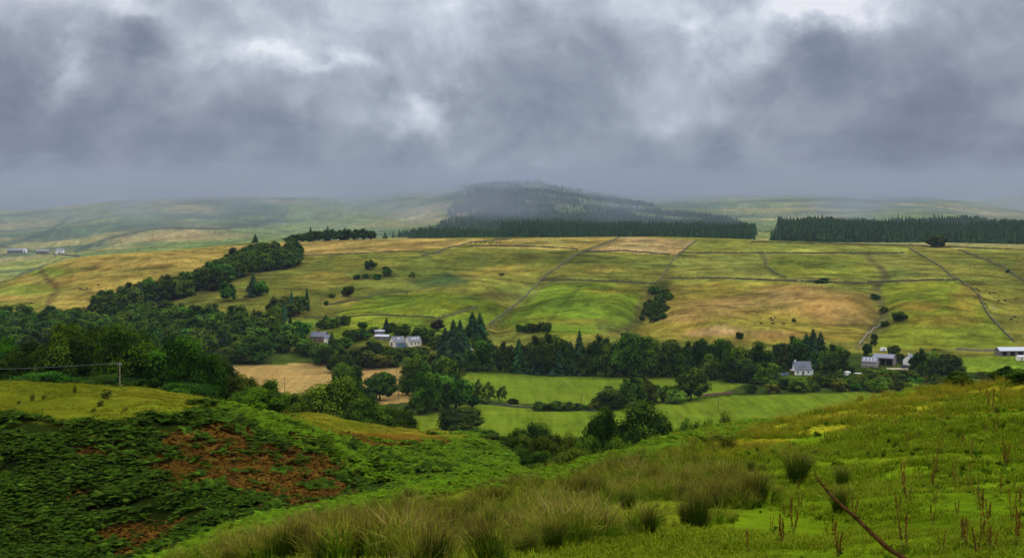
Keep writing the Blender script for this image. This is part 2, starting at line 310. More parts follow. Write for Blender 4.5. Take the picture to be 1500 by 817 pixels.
# zone 1: the knoll, its bracken bank and the spur
fill(zone == 1, (108, 114, 24))
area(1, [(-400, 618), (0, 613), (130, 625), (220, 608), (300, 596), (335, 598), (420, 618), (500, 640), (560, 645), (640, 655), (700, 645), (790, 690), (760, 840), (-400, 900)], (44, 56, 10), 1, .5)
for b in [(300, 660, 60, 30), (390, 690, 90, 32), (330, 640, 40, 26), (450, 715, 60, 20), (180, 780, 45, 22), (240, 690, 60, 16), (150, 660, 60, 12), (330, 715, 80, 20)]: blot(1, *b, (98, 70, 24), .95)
blot(1, 290, 625, 25, 14, (84, 78, 22), .8)
for b in [(560, 640, 90, 12), (600, 648, 60, 8)]: blot(1, *b, (112, 80, 26), .95)
blot(1, 640, 628, 150, 7, (134, 126, 34), .7); blot(1, 470, 612, 90, 8, (132, 130, 32), .6)
blot(1, 230, 577, 120, 8, (136, 122, 34), .4); blot(1, 60, 600, 60, 8, (104, 108, 20), .6)
# zone 2: valley floor
fill(zone == 2, (74, 92, 30))
HAY = [(330, 536), (480, 531), (620, 540), (650, 560), (640, 585), (560, 592), (330, 580)]
mh = area(2, HAY, (196, 164, 94), 1, .15)
FIELD1 = [(560, 640), (570, 606), (700, 590), (760, 593), (880, 601), (1000, 588), (1060, 580), (1170, 577), (1320, 572), (1330, 640)]
FIELD2 = [(660, 575), (690, 539), (800, 546), (1120, 552), (1060, 574), (1000, 586), (880, 598), (760, 590)]
FIELD3 = [(1380, 518), (1520, 516), (1560, 540), (1420, 546)]
MOW[mh] = .6
mg = area(2, FIELD1, (122, 144, 34), 1, .1); MOW[mg] = 1
mg2 = area(2, FIELD2, (124, 146, 38), 1, .1); MOW[mg2] = .7
mg3 = area(2, FIELD3, (118, 140, 36), 1, .1) | area(3, FIELD3, (118, 140, 36), 1, .1)
blot(2, 640, 535, 40, 8, (110, 132, 40), .8)
# zone 3: the hillside opposite
fill(zone == 3, (116, 118, 46))
area(3, [(330, 360), (446, 352), (565, 349), (735, 350), (660, 361), (590, 367), (520, 371), (430, 376), (330, 400)], (164, 142, 74))
area(3, [(735, 350), (910, 346), (852, 367), (790, 365), (690, 362)], (158, 142, 70)); area(3, [(912, 346), (1020, 351), (990, 373), (860, 367)], (166, 142, 88))
area(3, [(1022, 352), (1332, 363), (1330, 371), (1100, 370), (1000, 371)], (134, 140, 56)); area(3, [(1332, 358), (1520, 362), (1520, 368), (1405, 366), (1340, 366)], (150, 142, 66))
area(3, [(930, 344), (1100, 349), (1300, 356), (1520, 361), (1520, 356), (1000, 340)], (160, 144, 84), .8)
area(3, [(990, 374), (1100, 371), (1330, 372), (1404, 410), (1260, 413), (975, 408)], (128, 130, 56)); area(3, [(1345, 368), (1405, 367), (1500, 411), (1412, 411)], (126, 126, 50))
area(3, [(1130, 374), (1260, 376), (1290, 408), (1130, 405)], (116, 126, 36), .7)
area(3, [(-200, 470), (-200, 425), (0, 418), (70, 388), (130, 374), (330, 358), (320, 390), (240, 425), (150, 455), (60, 470)], (152, 136, 62))
for b in [(40, 425, 60, 9), (70, 398, 50, 6), (20, 450, 60, 8)]: blot(3, *b, (116, 130, 44), .9)
for b in [(190, 385, 120, 8), (280, 372, 70, 7)]: blot(3, *b, (168, 142, 74), .6)
area(3, [(806, 416), (900, 415), (938, 432), (925, 478), (830, 496), (730, 478), (770, 440)], (108, 128, 34)); area(3, [(480, 470), (540, 432), (650, 428), (720, 440), (745, 460), (700, 480), (560, 500), (480, 505)], (116, 132, 36))
area(3, [(400, 490), (420, 466), (470, 465), (480, 490)], (112, 124, 40))
area(3, [(985, 413), (1200, 415), (1290, 462), (1255, 500), (1100, 505), (930, 492), (960, 440)], (138, 128, 50))
area(3, [(1292, 417), (1404, 412), (1447, 461), (1490, 508), (1275, 512), (1305, 475)], (120, 130, 36)); area(3, [(1409, 413), (1560, 425), (1560, 520), (1492, 508), (1449, 461)], (122, 122, 46))
for b in [(1190, 440, 90, 22), (1150, 430, 60, 12), (1235, 462, 60, 16), (1050, 450, 70, 14), (1000, 465, 45, 8), (1130, 490, 50, 8), (1080, 440, 40, 8)]: blot(3, *b, (162, 132, 74), .8)
for b in [(1060, 483, 34, 8), (1040, 486, 40, 6)]: blot(3, *b, (176, 146, 92), .9)
for b in [(1415, 440, 24, 26), (1385, 470, 60, 10), (1340, 450, 40, 8)]: blot(3, *b, (156, 128, 50), .6)
for b in [(850, 470, 60, 6), (900, 425, 50, 6), (860, 492, 60, 5)]: blot(3, *b, (140, 124, 44), .6)
for b in [(640, 412, 45, 11), (670, 405, 40, 8)]: blot(3, *b, (56, 80, 44), .9)
for b in [(720, 435, 60, 8), (600, 400, 90, 12), (690, 385, 120, 9), (930, 392, 60, 8), (860, 382, 70, 7), (1180, 385, 90, 6), (740, 430, 40, 12), (560, 430, 40, 10), (470, 390, 30, 12), (1240, 422, 40, 5), (1330, 402, 40, 6), (1440, 385, 40, 6)]: blot(3, *b, (84, 98, 38), .55)
for b in [(735, 432, 30, 6), (1490, 440, 20, 5), (1200, 408, 60, 3)]: blot(3, *b, (86, 66, 38), .6)
for b in [(470, 410, 45, 12), (700, 402, 40, 8), (750, 395, 40, 9), (880, 392, 40, 7), (500, 440, 30, 8)]: blot(3, *b, (152, 136, 58), .5)
line(3, [(915, 350), (850, 372), (800, 405), (775, 440), (745, 462), (712, 480)], 4, (88, 84, 44), .4); line(3, [(975, 412), (945, 440), (935, 470), (905, 486), (880, 478)], 8, (80, 78, 40), .6)
line(3, [(1285, 425), (1295, 462), (1270, 490), (1258, 508)], 6, (96, 92, 54), .7); line(3, [(1272, 375), (1300, 405), (1285, 420)], 4, (82, 72, 46), .7); line(3, [(1115, 370), (1125, 395), (1150, 408)], 3, (78, 82, 40), .7)
line(3, [(690, 450), (640, 465), (610, 480)], 3, (88, 84, 40), .6); line(3, [(850, 418), (820, 450), (805, 470)], 2.5, (84, 90, 36), .6); line(3, [(60, 395), (85, 425), (70, 445)], 4, (100, 80, 48), .7)
# zone 4: the fells behind, half in cloud
fill(zone == 4, (112, 128, 72))
area(4, [(-300, 410), (-300, 368), (0, 372), (110, 372), (130, 400), (-100, 430)], (138, 144, 76))
n4 = fbm(GX / 340, GY / 150, 4, 61); a4 = (np.clip((n4 - .5) * 6, 0, 1) * (zone == 4) * .75)[..., None]; C[:] = C * (1 - a4) + np.array(A(156, 144, 88)) * a4
n4 = fbm(GX / 260, GY / 120, 4, 71); a4 = (np.clip((n4 - .54) * 8, 0, 1) * (zone == 4) * .8)[..., None]; C[:] = C * (1 - a4) + np.array(A(72, 96, 66)) * a4
for b in [(370, 306, 60, 12), (300, 318, 60, 5), (380, 325, 60, 5)]: blot(4, *b, (64, 88, 72), .9)
for b in [(770, 300, 130, 46), (930, 322, 170, 22), (620, 342, 90, 6)]: blot(4, *b, (70, 92, 62), .8)
for b in [(250, 345, 110, 8), (280, 335, 60, 5)]: blot(4, *b, (172, 150, 96), .8)
blot(4, 690, 318, 36, 14, (150, 128, 98), .8); blot(4, 1210, 345, 70, 5, (172, 150, 96), .8)
line(4, [(420, 315), (380, 328), (320, 334), (230, 333), (160, 348), (110, 368)], 2.5, (66, 84, 62), .8); line(4, [(100, 320), (60, 345), (0, 360)], 3, (62, 86, 62), .8)
# natural patchiness everywhere
for sc, k, sd_ in ((45, .30, 81), (14, .28, 83), (5, .26, 85), (1.6, .22, 87)):
    v = (fbm(GX / sc, GY / sc, 3, sd_) - .5) * 2 * k * 1.6
    keep = np.clip(GY / (sc * 22), 0, 1) if sc > 10 else 1
    C *= np.clip(1 + v * keep * np.where(MOW > 0, .35, 1), .35, 1.8)[..., None]
v = (fbm(GX / 25, GY / 25, 4, 91) - .5) * .5 * np.where(MOW > 0, .3, 1); C[..., 0] *= 1 + v; C[..., 1] *= 1 + .2 * v
v = np.clip((fbm(GX / 26, GY / 9, 4, 95) - .53) * 7, 0, 1) * (zone == 3) * .4; C *= (1 - v)[..., None]     # rushy flushes along the slope
C *= np.array([.86, .66, .52, .72, .76])[zone][..., None]
C = np.clip(C, .003, .6)

def ground_mat():
    m = bpy.data.materials.new('turf'); m.use_nodes = True; t = NT(m.node_tree); t.n.clear()
    col = t.node('ShaderNodeAttribute', attribute_name='turf_colour').outputs['Color']
    mow = t.node('ShaderNodeAttribute', attribute_name='mown').outputs['Fac']
    pos = t.node('ShaderNodeNewGeometry').outputs['Position']
    a = t.noise(pos, 2.2, 5, .65).outputs[0]; b = t.noise(pos, .35, 5, .6).outputs[0]; c = t.noise(pos, 9, 3, .6).outputs[0]; d = t.noise(pos, .09, 6, .68).outputs[0]
    mul = t.m('ADD', t.m('MULTIPLY', t.m('SUBTRACT', a, .5), 1.1), t.m('ADD', t.m('MULTIPLY', t.m('SUBTRACT', b, .5), .9), t.m('ADD', t.m('MULTIPLY', t.m('SUBTRACT', c, .5), .7), t.m('ADD', t.m('MULTIPLY', t.m('MULTIPLY', t.m('SUBTRACT', d, .5), 1.1), t.m('SUBTRACT', 1.0, t.m('MULTIPLY', mow, .8))), 1.0))))
    mp = t.node('ShaderNodeMapping', {'Vector': pos, 'Rotation': (0, 0, R(14)), 'Scale': (1, .06, 1)})
    wv = t.noise(mp.outputs[0], .28, 2, .5).outputs[0]
    mowc = t.m('ADD', 1.0, t.m('MULTIPLY', mow, t.m('MULTIPLY', t.m('SUBTRACT', wv, .5), 1.1)))
    mul = t.m('MULTIPLY', mul, mowc)
    col = t.mix(1.0, col, t.node('ShaderNodeCombineXYZ', {0: mul, 1: mul, 2: mul}).outputs[0], 'MULTIPLY')
    bump = t.node('ShaderNodeBump', {'Height': a, 'Strength': .6, 'Distance': .25})
    p = t.node('ShaderNodeBsdfPrincipled', {'Base Color': col, 'Roughness': 1.0, 'Specular IOR Level': 0.0, 'Normal': bump.outputs[0]})
    t.l.new(p.outputs[0], t.node('ShaderNodeOutputMaterial').inputs[0]); return m
TURF = ground_mat()
dzy = np.gradient(GZ, axis=0); dyy = np.gradient(GY, axis=0); dxy = np.gradient(GX, axis=0); dxs = np.gradient(GX, axis=1); dzs = np.gradient(GZ, axis=1)
NRM = np.stack([-dzs * dyy, -(dxs * dzy - dzs * dxy), dxs * dyy], -1); NRM /= np.linalg.norm(NRM, axis=-1, keepdims=True)
V = np.stack([GX, GY, GZ], -1).reshape(-1, 3); NF = NRM.reshape(-1, 3); CF = np.concatenate([C.reshape(-1, 3), np.ones((nr * nc, 1))], 1); MF = MOW.reshape(-1)
i, j = np.meshgrid(np.arange(nr - 1), np.arange(nc - 1), indexing='ij'); k = i * nc + j
FQ = np.stack([k, k + 1, k + nc + 1, k + nc], -1).reshape(-1, 4)
fid = zone[:-1, :-1].reshape(-1).copy()
fid[mh[:-1, :-1].reshape(-1) & (fid == 2)] = 5
fid[mg[:-1, :-1].reshape(-1) & (fid == 2)] = 6
fid[mg2[:-1, :-1].reshape(-1) & (fid == 2)] = 7
fid[mg3[:-1, :-1].reshape(-1)] = 8
LAND = [('near_pasture', 'rough green pasture sloping down from the viewpoint'), ('knoll', 'rounded knoll and spur across the gully with a bracken bank'), ('valley_floor', 'scrubby valley floor between the mown fields'),
        ('hillside', 'wide hillside of walled pastures across the valley'), ('mountain', 'distant fells rising into the low cloud'), ('hay_field', 'straw coloured cut hay field among the valley trees'),
        ('mown_field', 'nearest bright green mown field on the valley floor'), ('mown_field', 'bright green mown field in front of the dark tree belt'), ('pasture', 'small green field below the long barn at right')]
for q, (nm, lb) in enumerate(LAND):
    f = FQ[fid == q]
    if not len(f): continue
    u, inv = np.unique(f, return_inverse=True); f = inv.reshape(f.shape)
    me = mesh(nm, V[u], f, TURF, {'turf_colour': ('FLOAT_COLOR', 'POINT', CF[u]), 'mown': ('FLOAT', 'POINT', MF[u])}, smooth=True)
    me.normals_split_custom_set_from_vertices(NF[u].tolist())
    tag(obj(nm, me), lb, kind='structure')
#--- END OF LAND ---

# ------------------------------------------------------------------ plant materials
def leaf_mat(name, dark, light, trans=.25, rand=.35, use_obj=True, tip=None):
    m = bpy.data.materials.new(name); m.use_nodes = True; t = NT(m.node_tree); t.n.clear()
    tint = t.node('ShaderNodeAttribute', attribute_name='tint').outputs['Fac']
    oi = t.node('ShaderNodeObjectInfo')
    col = t.mix(tint, (*A(*dark), 1), (*A(*light), 1))
    if tip is not None:
        tp = t.node('ShaderNodeAttribute', attribute_name='tip').outputs['Fac']
        col = t.mix(tp, col, (*A(*tip), 1))
    if use_obj: col = t.mix(1.0, col, oi.outputs['Color'], 'MULTIPLY')
    v = t.rmap(oi.outputs['Random'], 0, 1, 1 - rand, 1 + rand)
    hs = t.node('ShaderNodeHueSaturation', {'Hue': t.rmap(oi.outputs['Random'], 0, 1, .485, .515), 'Value': v, 'Color': col})
    d = t.node('ShaderNodeBsdfPrincipled', {'Base Color': hs.outputs[0], 'Roughness': .85, 'Specular IOR Level': 0.02})
    tr = t.node('ShaderNodeBsdfTranslucent', {'Color': hs.outputs[0]})
    mx = t.node('ShaderNodeMixShader', {0: trans, 1: d.outputs[0], 2: tr.outputs[0]})
    t.l.new(mx.outputs[0], t.node('ShaderNodeOutputMaterial').inputs[0]); return m
def plain_mat(name, c, var=.25, scale=4.0, rough=.8, spec=.2, c2=None, metal=0.0):
    m = bpy.data.materials.new(name); m.use_nodes = True; t = NT(m.node_tree); t.n.clear()
    pos = t.node('ShaderNodeTexCoord').outputs['Object']
    n = t.noise(pos, scale, 5, .6).outputs[0]
    col = t.mix(t.rmap(n, .3, .7), (*[x * (1 - var) for x in A(*c)], 1), (*(A(*c2) if c2 else [min(1, x * (1 + var)) for x in A(*c)]), 1))
    b = t.node('ShaderNodeBump', {'Height': n, 'Strength': .3, 'Distance': .05})
    p = t.node('ShaderNodeBsdfPrincipled', {'Base Color': col, 'Roughness': rough, 'Specular IOR Level': spec, 'Metallic': metal, 'Normal': b.outputs[0]})
    t.l.new(p.outputs[0], t.node('ShaderNodeOutputMaterial').inputs[0]); return m
LEAF = leaf_mat('leaves', (32, 52, 10), (108, 132, 34), .22, .24)
NEEDLE = leaf_mat('needles', (34, 54, 36), (66, 92, 58), .1, .22)
BARK = plain_mat('bark', (74, 64, 52), .35, 6)

# ------------------------------------------------------------------ plant prototypes (unit height, unit width)
ICO_V = np.array([(0, 0, 1)] + [(.894 * math.cos(a), .894 * math.sin(a), .447) for a in np.arange(5) * 2 * math.pi / 5] + [(.894 * math.cos(a), .894 * math.sin(a), -.447) for a in (np.arange(5) + .5) * 2 * math.pi / 5] + [(0, 0, -1)])
ICO_F = [(0, i + 1, (i + 1) % 5 + 1) for i in range(5)] + [(i + 1, i + 6, (i + 1) % 5 + 1) for i in range(5)] + [((i + 1) % 5 + 1, i + 6, (i + 1) % 5 + 6) for i in range(5)] + [(11, (i + 1) % 5 + 6, i + 6) for i in range(5)]
def cards(c, n, size, r, asp=.62):   # one rhombic leaf spray per centre
    n = n / np.linalg.norm(n, axis=1, keepdims=True); k = len(c)
    q = r.normal(size=(k, 3)); t1 = np.cross(n, q); t1 /= np.linalg.norm(t1, axis=1, keepdims=True); t2 = np.cross(n, t1)
    s = size * r.uniform(.6, 1.35, (k, 1))
    v = np.stack([c - t1 * s, c - t2 * s * asp + n * s * .18, c + t1 * s, c + t2 * s * asp + n * s * .18], 1).reshape(-1, 3)
    return v, np.arange(4 * k).reshape(-1, 4)
def crown_mesh(seed, n, size, shape='round', low=.1, nl=26, mat=None):
    r = np.random.default_rng(seed); L = []
    for i in range(nl):
        u = (i + .5) / nl; zz = 1 - 1.75 * u; a = i * 2.39996 + r.uniform(-.5, .5); rad = math.sqrt(max(0, 1 - zz * zz))
        d = np.array([rad * math.cos(a), rad * math.sin(a), zz])
        k = r.uniform(.46, .98)
        if shape == 'tall': p = d * np.array([.27, .27, .36]) * k / .72; R_ = r.uniform(.11, .18)
        elif shape == 'dome': p = d * np.array([.36, .36, .34]) * k / .72; p[2] -= .02; R_ = r.uniform(.12, .2)
        elif shape == 'open': p = d * np.array([.36, .36, .34]) * r.uniform(.6, 1.1); R_ = r.uniform(.08, .15)
        else: p = d * np.array([.33, .33, .33]) * k / .72; R_ = r.uniform(.12, .21)
        L.append((p, R_))
    L.append((np.array([0, 0, 0.]), .27 if shape != 'open' else .14))
    cen = np.array([l[0] for l in L]); rr = np.array([l[1] for l in L])
    w_ = rr[:-1] ** 2; pick = r.choice(len(L) - 1, n, p=w_ / w_.sum())
    d = r.normal(size=(n, 3)); d /= np.linalg.norm(d, axis=1, keepdims=True); d[:, 2] = np.where(d[:, 2] < -.4, -d[:, 2], d[:, 2])
    cc = cen[pick] + d * (rr[pick] * (1.04 - .35 * r.random(n) ** 2))[:, None]
    # a ragged outer edge
    stray = r.random(n) < .08; cc[stray] += d[stray] * rr[pick][stray][:, None] * r.uniform(.1, .45, (stray.sum(), 1))
    nn = d + cc * 1.0 + np.array([0, 0, .5]) + r.normal(size=(n, 3)) * .55
    cv, cf = cards(cc, nn, size, r)
    tint = np.clip(r.normal(.40, .20, n) + .42 * (r.random(len(L))[pick] - .5) * 2, 0, 1)  # random tone per lobe, standing in for lit and shaded clumps
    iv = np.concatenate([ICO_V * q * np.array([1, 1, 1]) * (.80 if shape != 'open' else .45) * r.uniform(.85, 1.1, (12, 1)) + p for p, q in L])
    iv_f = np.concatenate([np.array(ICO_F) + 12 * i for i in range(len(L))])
    lo, hi = cv[:, 2].min(), cv[:, 2].max()
    allv = np.concatenate([cv, iv]); wd = max(np.ptp(np.percentile(cv[:, 0], [1, 99])), np.ptp(np.percentile(cv[:, 1], [1, 99])))
    allv[:, 2] = low + (allv[:, 2] - lo) / (hi - lo) * (1 - low); allv[:, :2] /= wd
    # shear some of the symmetry away
    allv[:, 0] += .06 * np.sin(allv[:, 2] * 4 + seed) ; allv[:, 1] += .05 * np.sin(allv[:, 2] * 5 + seed * 2)
    f = [list(q) for q in cf] + [list(q + len(cv)) for q in iv_f]
    tt = np.concatenate([tint, np.full(len(iv_f), .06)])  # inner lumps get a dark tint: shade inside the crown, painted
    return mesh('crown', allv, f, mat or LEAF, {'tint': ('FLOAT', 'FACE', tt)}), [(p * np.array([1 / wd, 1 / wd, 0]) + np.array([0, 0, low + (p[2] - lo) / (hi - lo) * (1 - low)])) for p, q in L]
def trunk_mesh(seed, lobes, h=.45, rad=.028, limbs=6):
    r = random.Random(seed); b = MB()
    b.tube([(0, 0, -.04), (.004, 0, .1), (.01, .008, h * .6), (.012, .01, h), (.01, .0, h * 1.45)], [rad * 1.5, rad, rad * .85, rad * .6, rad * .2], 7)
    for p in r.sample(lobes, min(limbs, len(lobes))):
        z0 = h * r.uniform(.4, .95); e = Vector(p); mdl = Vector((e.x * .5, e.y * .5, z0 + (e.z - z0) * .42))
        b.tube([(.008, .005, z0), mdl, e], [rad * .5, rad * .32, rad * .1], 5)
    return b.me('trunk', BARK, True)
def conifer_meshes(seed, whorls=16, per=8, slim=1.0, detail=3, base=.06):
    r = random.Random(seed); V_ = []; Fc = []; T_ = []
    for wv in range(whorls):
        u = wv / (whorls - 1); z = base + (1 - base) * (u ** .92) ; rad = .5 * slim * (1 - u ** 1.25) ** .9 + .015
        for k in range(per):
            a = 2 * math.pi * (k + r.random()) / per; ln = rad * r.uniform(.65, 1.12); dr = ln * r.uniform(.25, .55); wd = ln * .42 + .012
            c, s = math.cos(a), math.sin(a)
            for q in range(detail):
                f0 = q / detail * .9; f1 = f0 + .55
                off = r.uniform(-.35, .35) * wd
                def P(f, side, lift): return (c * ln * f - s * (side * wd + off), s * ln * f + c * (side * wd + off), z - dr * f * f + lift)
                b = len(V_); V_ += [P(f0, 0, .012), P((f0 + f1) / 2, -.55 * r.uniform(.7, 1.2), -.012), P(min(f1, 1.08), 0, -.004), P((f0 + f1) / 2, .55 * r.uniform(.7, 1.2), -.012)]
                Fc.append([b, b + 1, b + 2, b + 3]); T_.append(min(1, max(0, r.gauss(.25 + .45 * f1, .15))))
    b = len(V_); n = 9                                      # a dense, needle-clad heart
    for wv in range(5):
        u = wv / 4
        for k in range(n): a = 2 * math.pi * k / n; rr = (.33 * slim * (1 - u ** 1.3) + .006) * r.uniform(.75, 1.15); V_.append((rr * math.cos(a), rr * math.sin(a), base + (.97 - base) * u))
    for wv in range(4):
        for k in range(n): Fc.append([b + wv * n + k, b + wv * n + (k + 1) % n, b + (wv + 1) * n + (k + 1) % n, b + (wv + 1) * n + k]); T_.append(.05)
    cr = mesh('crown', V_, Fc, NEEDLE, {'tint': ('FLOAT', 'FACE', T_)})
    m = MB(); m.tube([(0, 0, -.03), (0, 0, .3), (0, 0, .97)], [.02, .016, .004], 6); return m.me('trunk', BARK, True), cr
def proto(seed, n, size, **k):
    cr, lb = crown_mesh(seed, n, size, **k)
    return (trunk_mesh(seed, lb, limbs=7 if k.get('shape') == 'open' else 5, h=.4), cr)
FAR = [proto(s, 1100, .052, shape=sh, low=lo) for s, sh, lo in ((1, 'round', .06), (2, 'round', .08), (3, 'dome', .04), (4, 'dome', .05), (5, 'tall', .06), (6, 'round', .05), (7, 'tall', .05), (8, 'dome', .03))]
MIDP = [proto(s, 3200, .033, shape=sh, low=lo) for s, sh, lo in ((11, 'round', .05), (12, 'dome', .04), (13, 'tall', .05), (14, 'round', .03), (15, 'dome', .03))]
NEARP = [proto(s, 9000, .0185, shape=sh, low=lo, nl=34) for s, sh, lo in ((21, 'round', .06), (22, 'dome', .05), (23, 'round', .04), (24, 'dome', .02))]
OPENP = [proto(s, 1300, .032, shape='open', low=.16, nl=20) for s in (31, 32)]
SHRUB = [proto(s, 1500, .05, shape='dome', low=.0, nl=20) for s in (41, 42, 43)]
CON = [conifer_meshes(s, slim=sl) for s, sl in ((51, 1.), (52, 1.), (53, 1.))]

ORD = ['first', 'second', 'third', 'fourth', 'fifth', 'sixth', 'seventh', 'eighth', 'ninth', 'tenth', 'eleventh', 'twelfth', 'thirteenth', 'fourteenth', 'fifteenth', 'sixteenth', 'seventeenth', 'eighteenth', 'nineteenth', 'twentieth'] + ['twenty ' + q for q in ('first', 'second', 'third', 'fourth', 'fifth', 'sixth', 'seventh', 'eighth', 'ninth')] + ['thirtieth']
GREENS = {'oak': (.86, .92, .7), 'dark': (.52, .64, .5), 'ash': (1.05, 1.15, .85), 'blue': (.62, .86, .92), 'deep': (.40, .52, .34), 'light': (1.25, 1.3, .95), 'yellow': (1.7, 1.45, .7), 'copper': (.62, .34, .6), 'brown': (1.25, .95, .85), 'gorse': (.55, .68, .6), 'vivid': (1.0, 1.25, .65)}
def jitter(c, k=.2): return tuple(x * random.uniform(1 - k, 1 + k) * q for x in c) if (q := random.uniform(.82, 1.2)) else c
KEEP = [(a, b, c, hit((a + b) / 2, c)[1]) for a, b, c in [(1162, 1191, 548, ), (576, 614, 507), (458, 479, 495), (548, 568, 498), (1263, 1312, 537), (1143, 1157, 549), (1240, 1262, 550)]]
def tree(pr, x, y, h, wdt, col, label, cat='tree', group=None, name='broadleaf_tree', z=None, sink=.0, part='crown'):
    px = 750 + F * x / y; hw = wdt / y * F / 2
    for a, b_, base, yh in KEEP:
        if a - hw * .8 < px < b_ + hw * .8 and yh - 40 < y < yh + 9 + wdt / 2:
            if y > yh - 2: x, y = x * (yh + 9 + wdt / 2) / y, yh + 9 + wdt / 2; z = None
            else:
                h = min(h, max(1.5, (H0 - base) / F * y - float(ground(x, y)))); wdt = min(wdt, h * 1.6)
    z = float(ground(x, y)) - sink if z is None else z
    e = empty(name, (x, y, z), random.uniform(0, 6.28)); tag(e, label, cat, group)
    a = obj('trunk' if part == 'crown' else 'stem', pr[0], e); b = obj(part, pr[1], e)
    for o in (a, b): o.scale = (wdt, wdt, h)
    b.color = (*jitter(GREENS[col] if isinstance(col, str) else col), 1)
    return e
def ptree(P, px, base, top, wpx, col, label, Y=None, **k):   # place by where it is seen; Y when its foot is hidden
    if Y is None: x, y, z = hit(px, base)
    else: x, y, z = at(px, Y)
    topz = (H0 - top) / F * y; h = (topz - z) * 1.05
    pr = P if isinstance(P, tuple) else random.choice(P)
    return tree(pr, x, y, h, wpx / F * y * 1.14, col, label, **k)
def con(px, base, top, wpx, label, Y=None, col='dark', **k):
    return ptree(CON, px, base, top, wpx * 1.45, col, label, Y, name=k.pop('name', 'spruce_tree'), **k)

# ---- big trees behind the knoll
KN = 'trees behind the knoll'
for px, top, wd, col, lb, Y in [
    (2, 498, 56, 'oak', 'dark green tree cut by the left edge of the view behind the knoll', 262), (38, 508, 60, 'oak', 'lower dark tree second from left behind the grassy knoll', 250),
    (96, 484, 74, 'oak', 'broad dark tree left of the tall one behind the knoll pole', 246), (140, 486, 60, 'dark', 'dark tree wedged between two larger crowns behind the knoll', 262),
    (180, 477, 80, 'oak', 'tallest dark broadleaf tree behind the pole on the knoll', 240), (212, 512, 44, 'dark', 'small dark tree just right of the knoll pole', 250),
    (255, 498, 74, 'oak', 'rounded dark tree with bumpy top right of the knoll pole', 236), (292, 518, 56, 'dark', 'dark rounded tree lower on the right end of the knoll row', 232),
    (322, 524, 50, 'dark', 'rightmost dark tree of the row behind the knoll', 250)]:
    ptree(NEARP, px, 0, top - 9, wd * 1.12, (.36, .48, .3) if col == 'dark' else (.52, .66, .36), lb, Y, group=KN)
for px, top, wd, col, lb, Y in [(372, 566, 72, 'vivid', 'bright green bushy tree at the right end of the knoll row', 205), (352, 547, 50, 'oak', 'dull green bush behind the bright green bushy tree', 240), (395, 556, 44, 'dark', 'dark bush beside the straw field right of the bright bushy tree', 262),
                               (424, 572, 50, 'brown', 'brownish scrub bush between bright bush and large round tree', 262), (60, 545, 90, 'dark', 'dark undergrowth bush beneath the left knoll trees', 232), (150, 548, 90, 'dark', 'dark undergrowth bush beneath the tallest knoll tree', 226), (268, 562, 90, 'dark', 'dark undergrowth bush beneath the right knoll trees', 205)]:
    ptree(NEARP[1::2], px, 0, top, wd, 'deep' if 'undergrowth' in lb else col, lb, Y, cat='bush', name='bush')
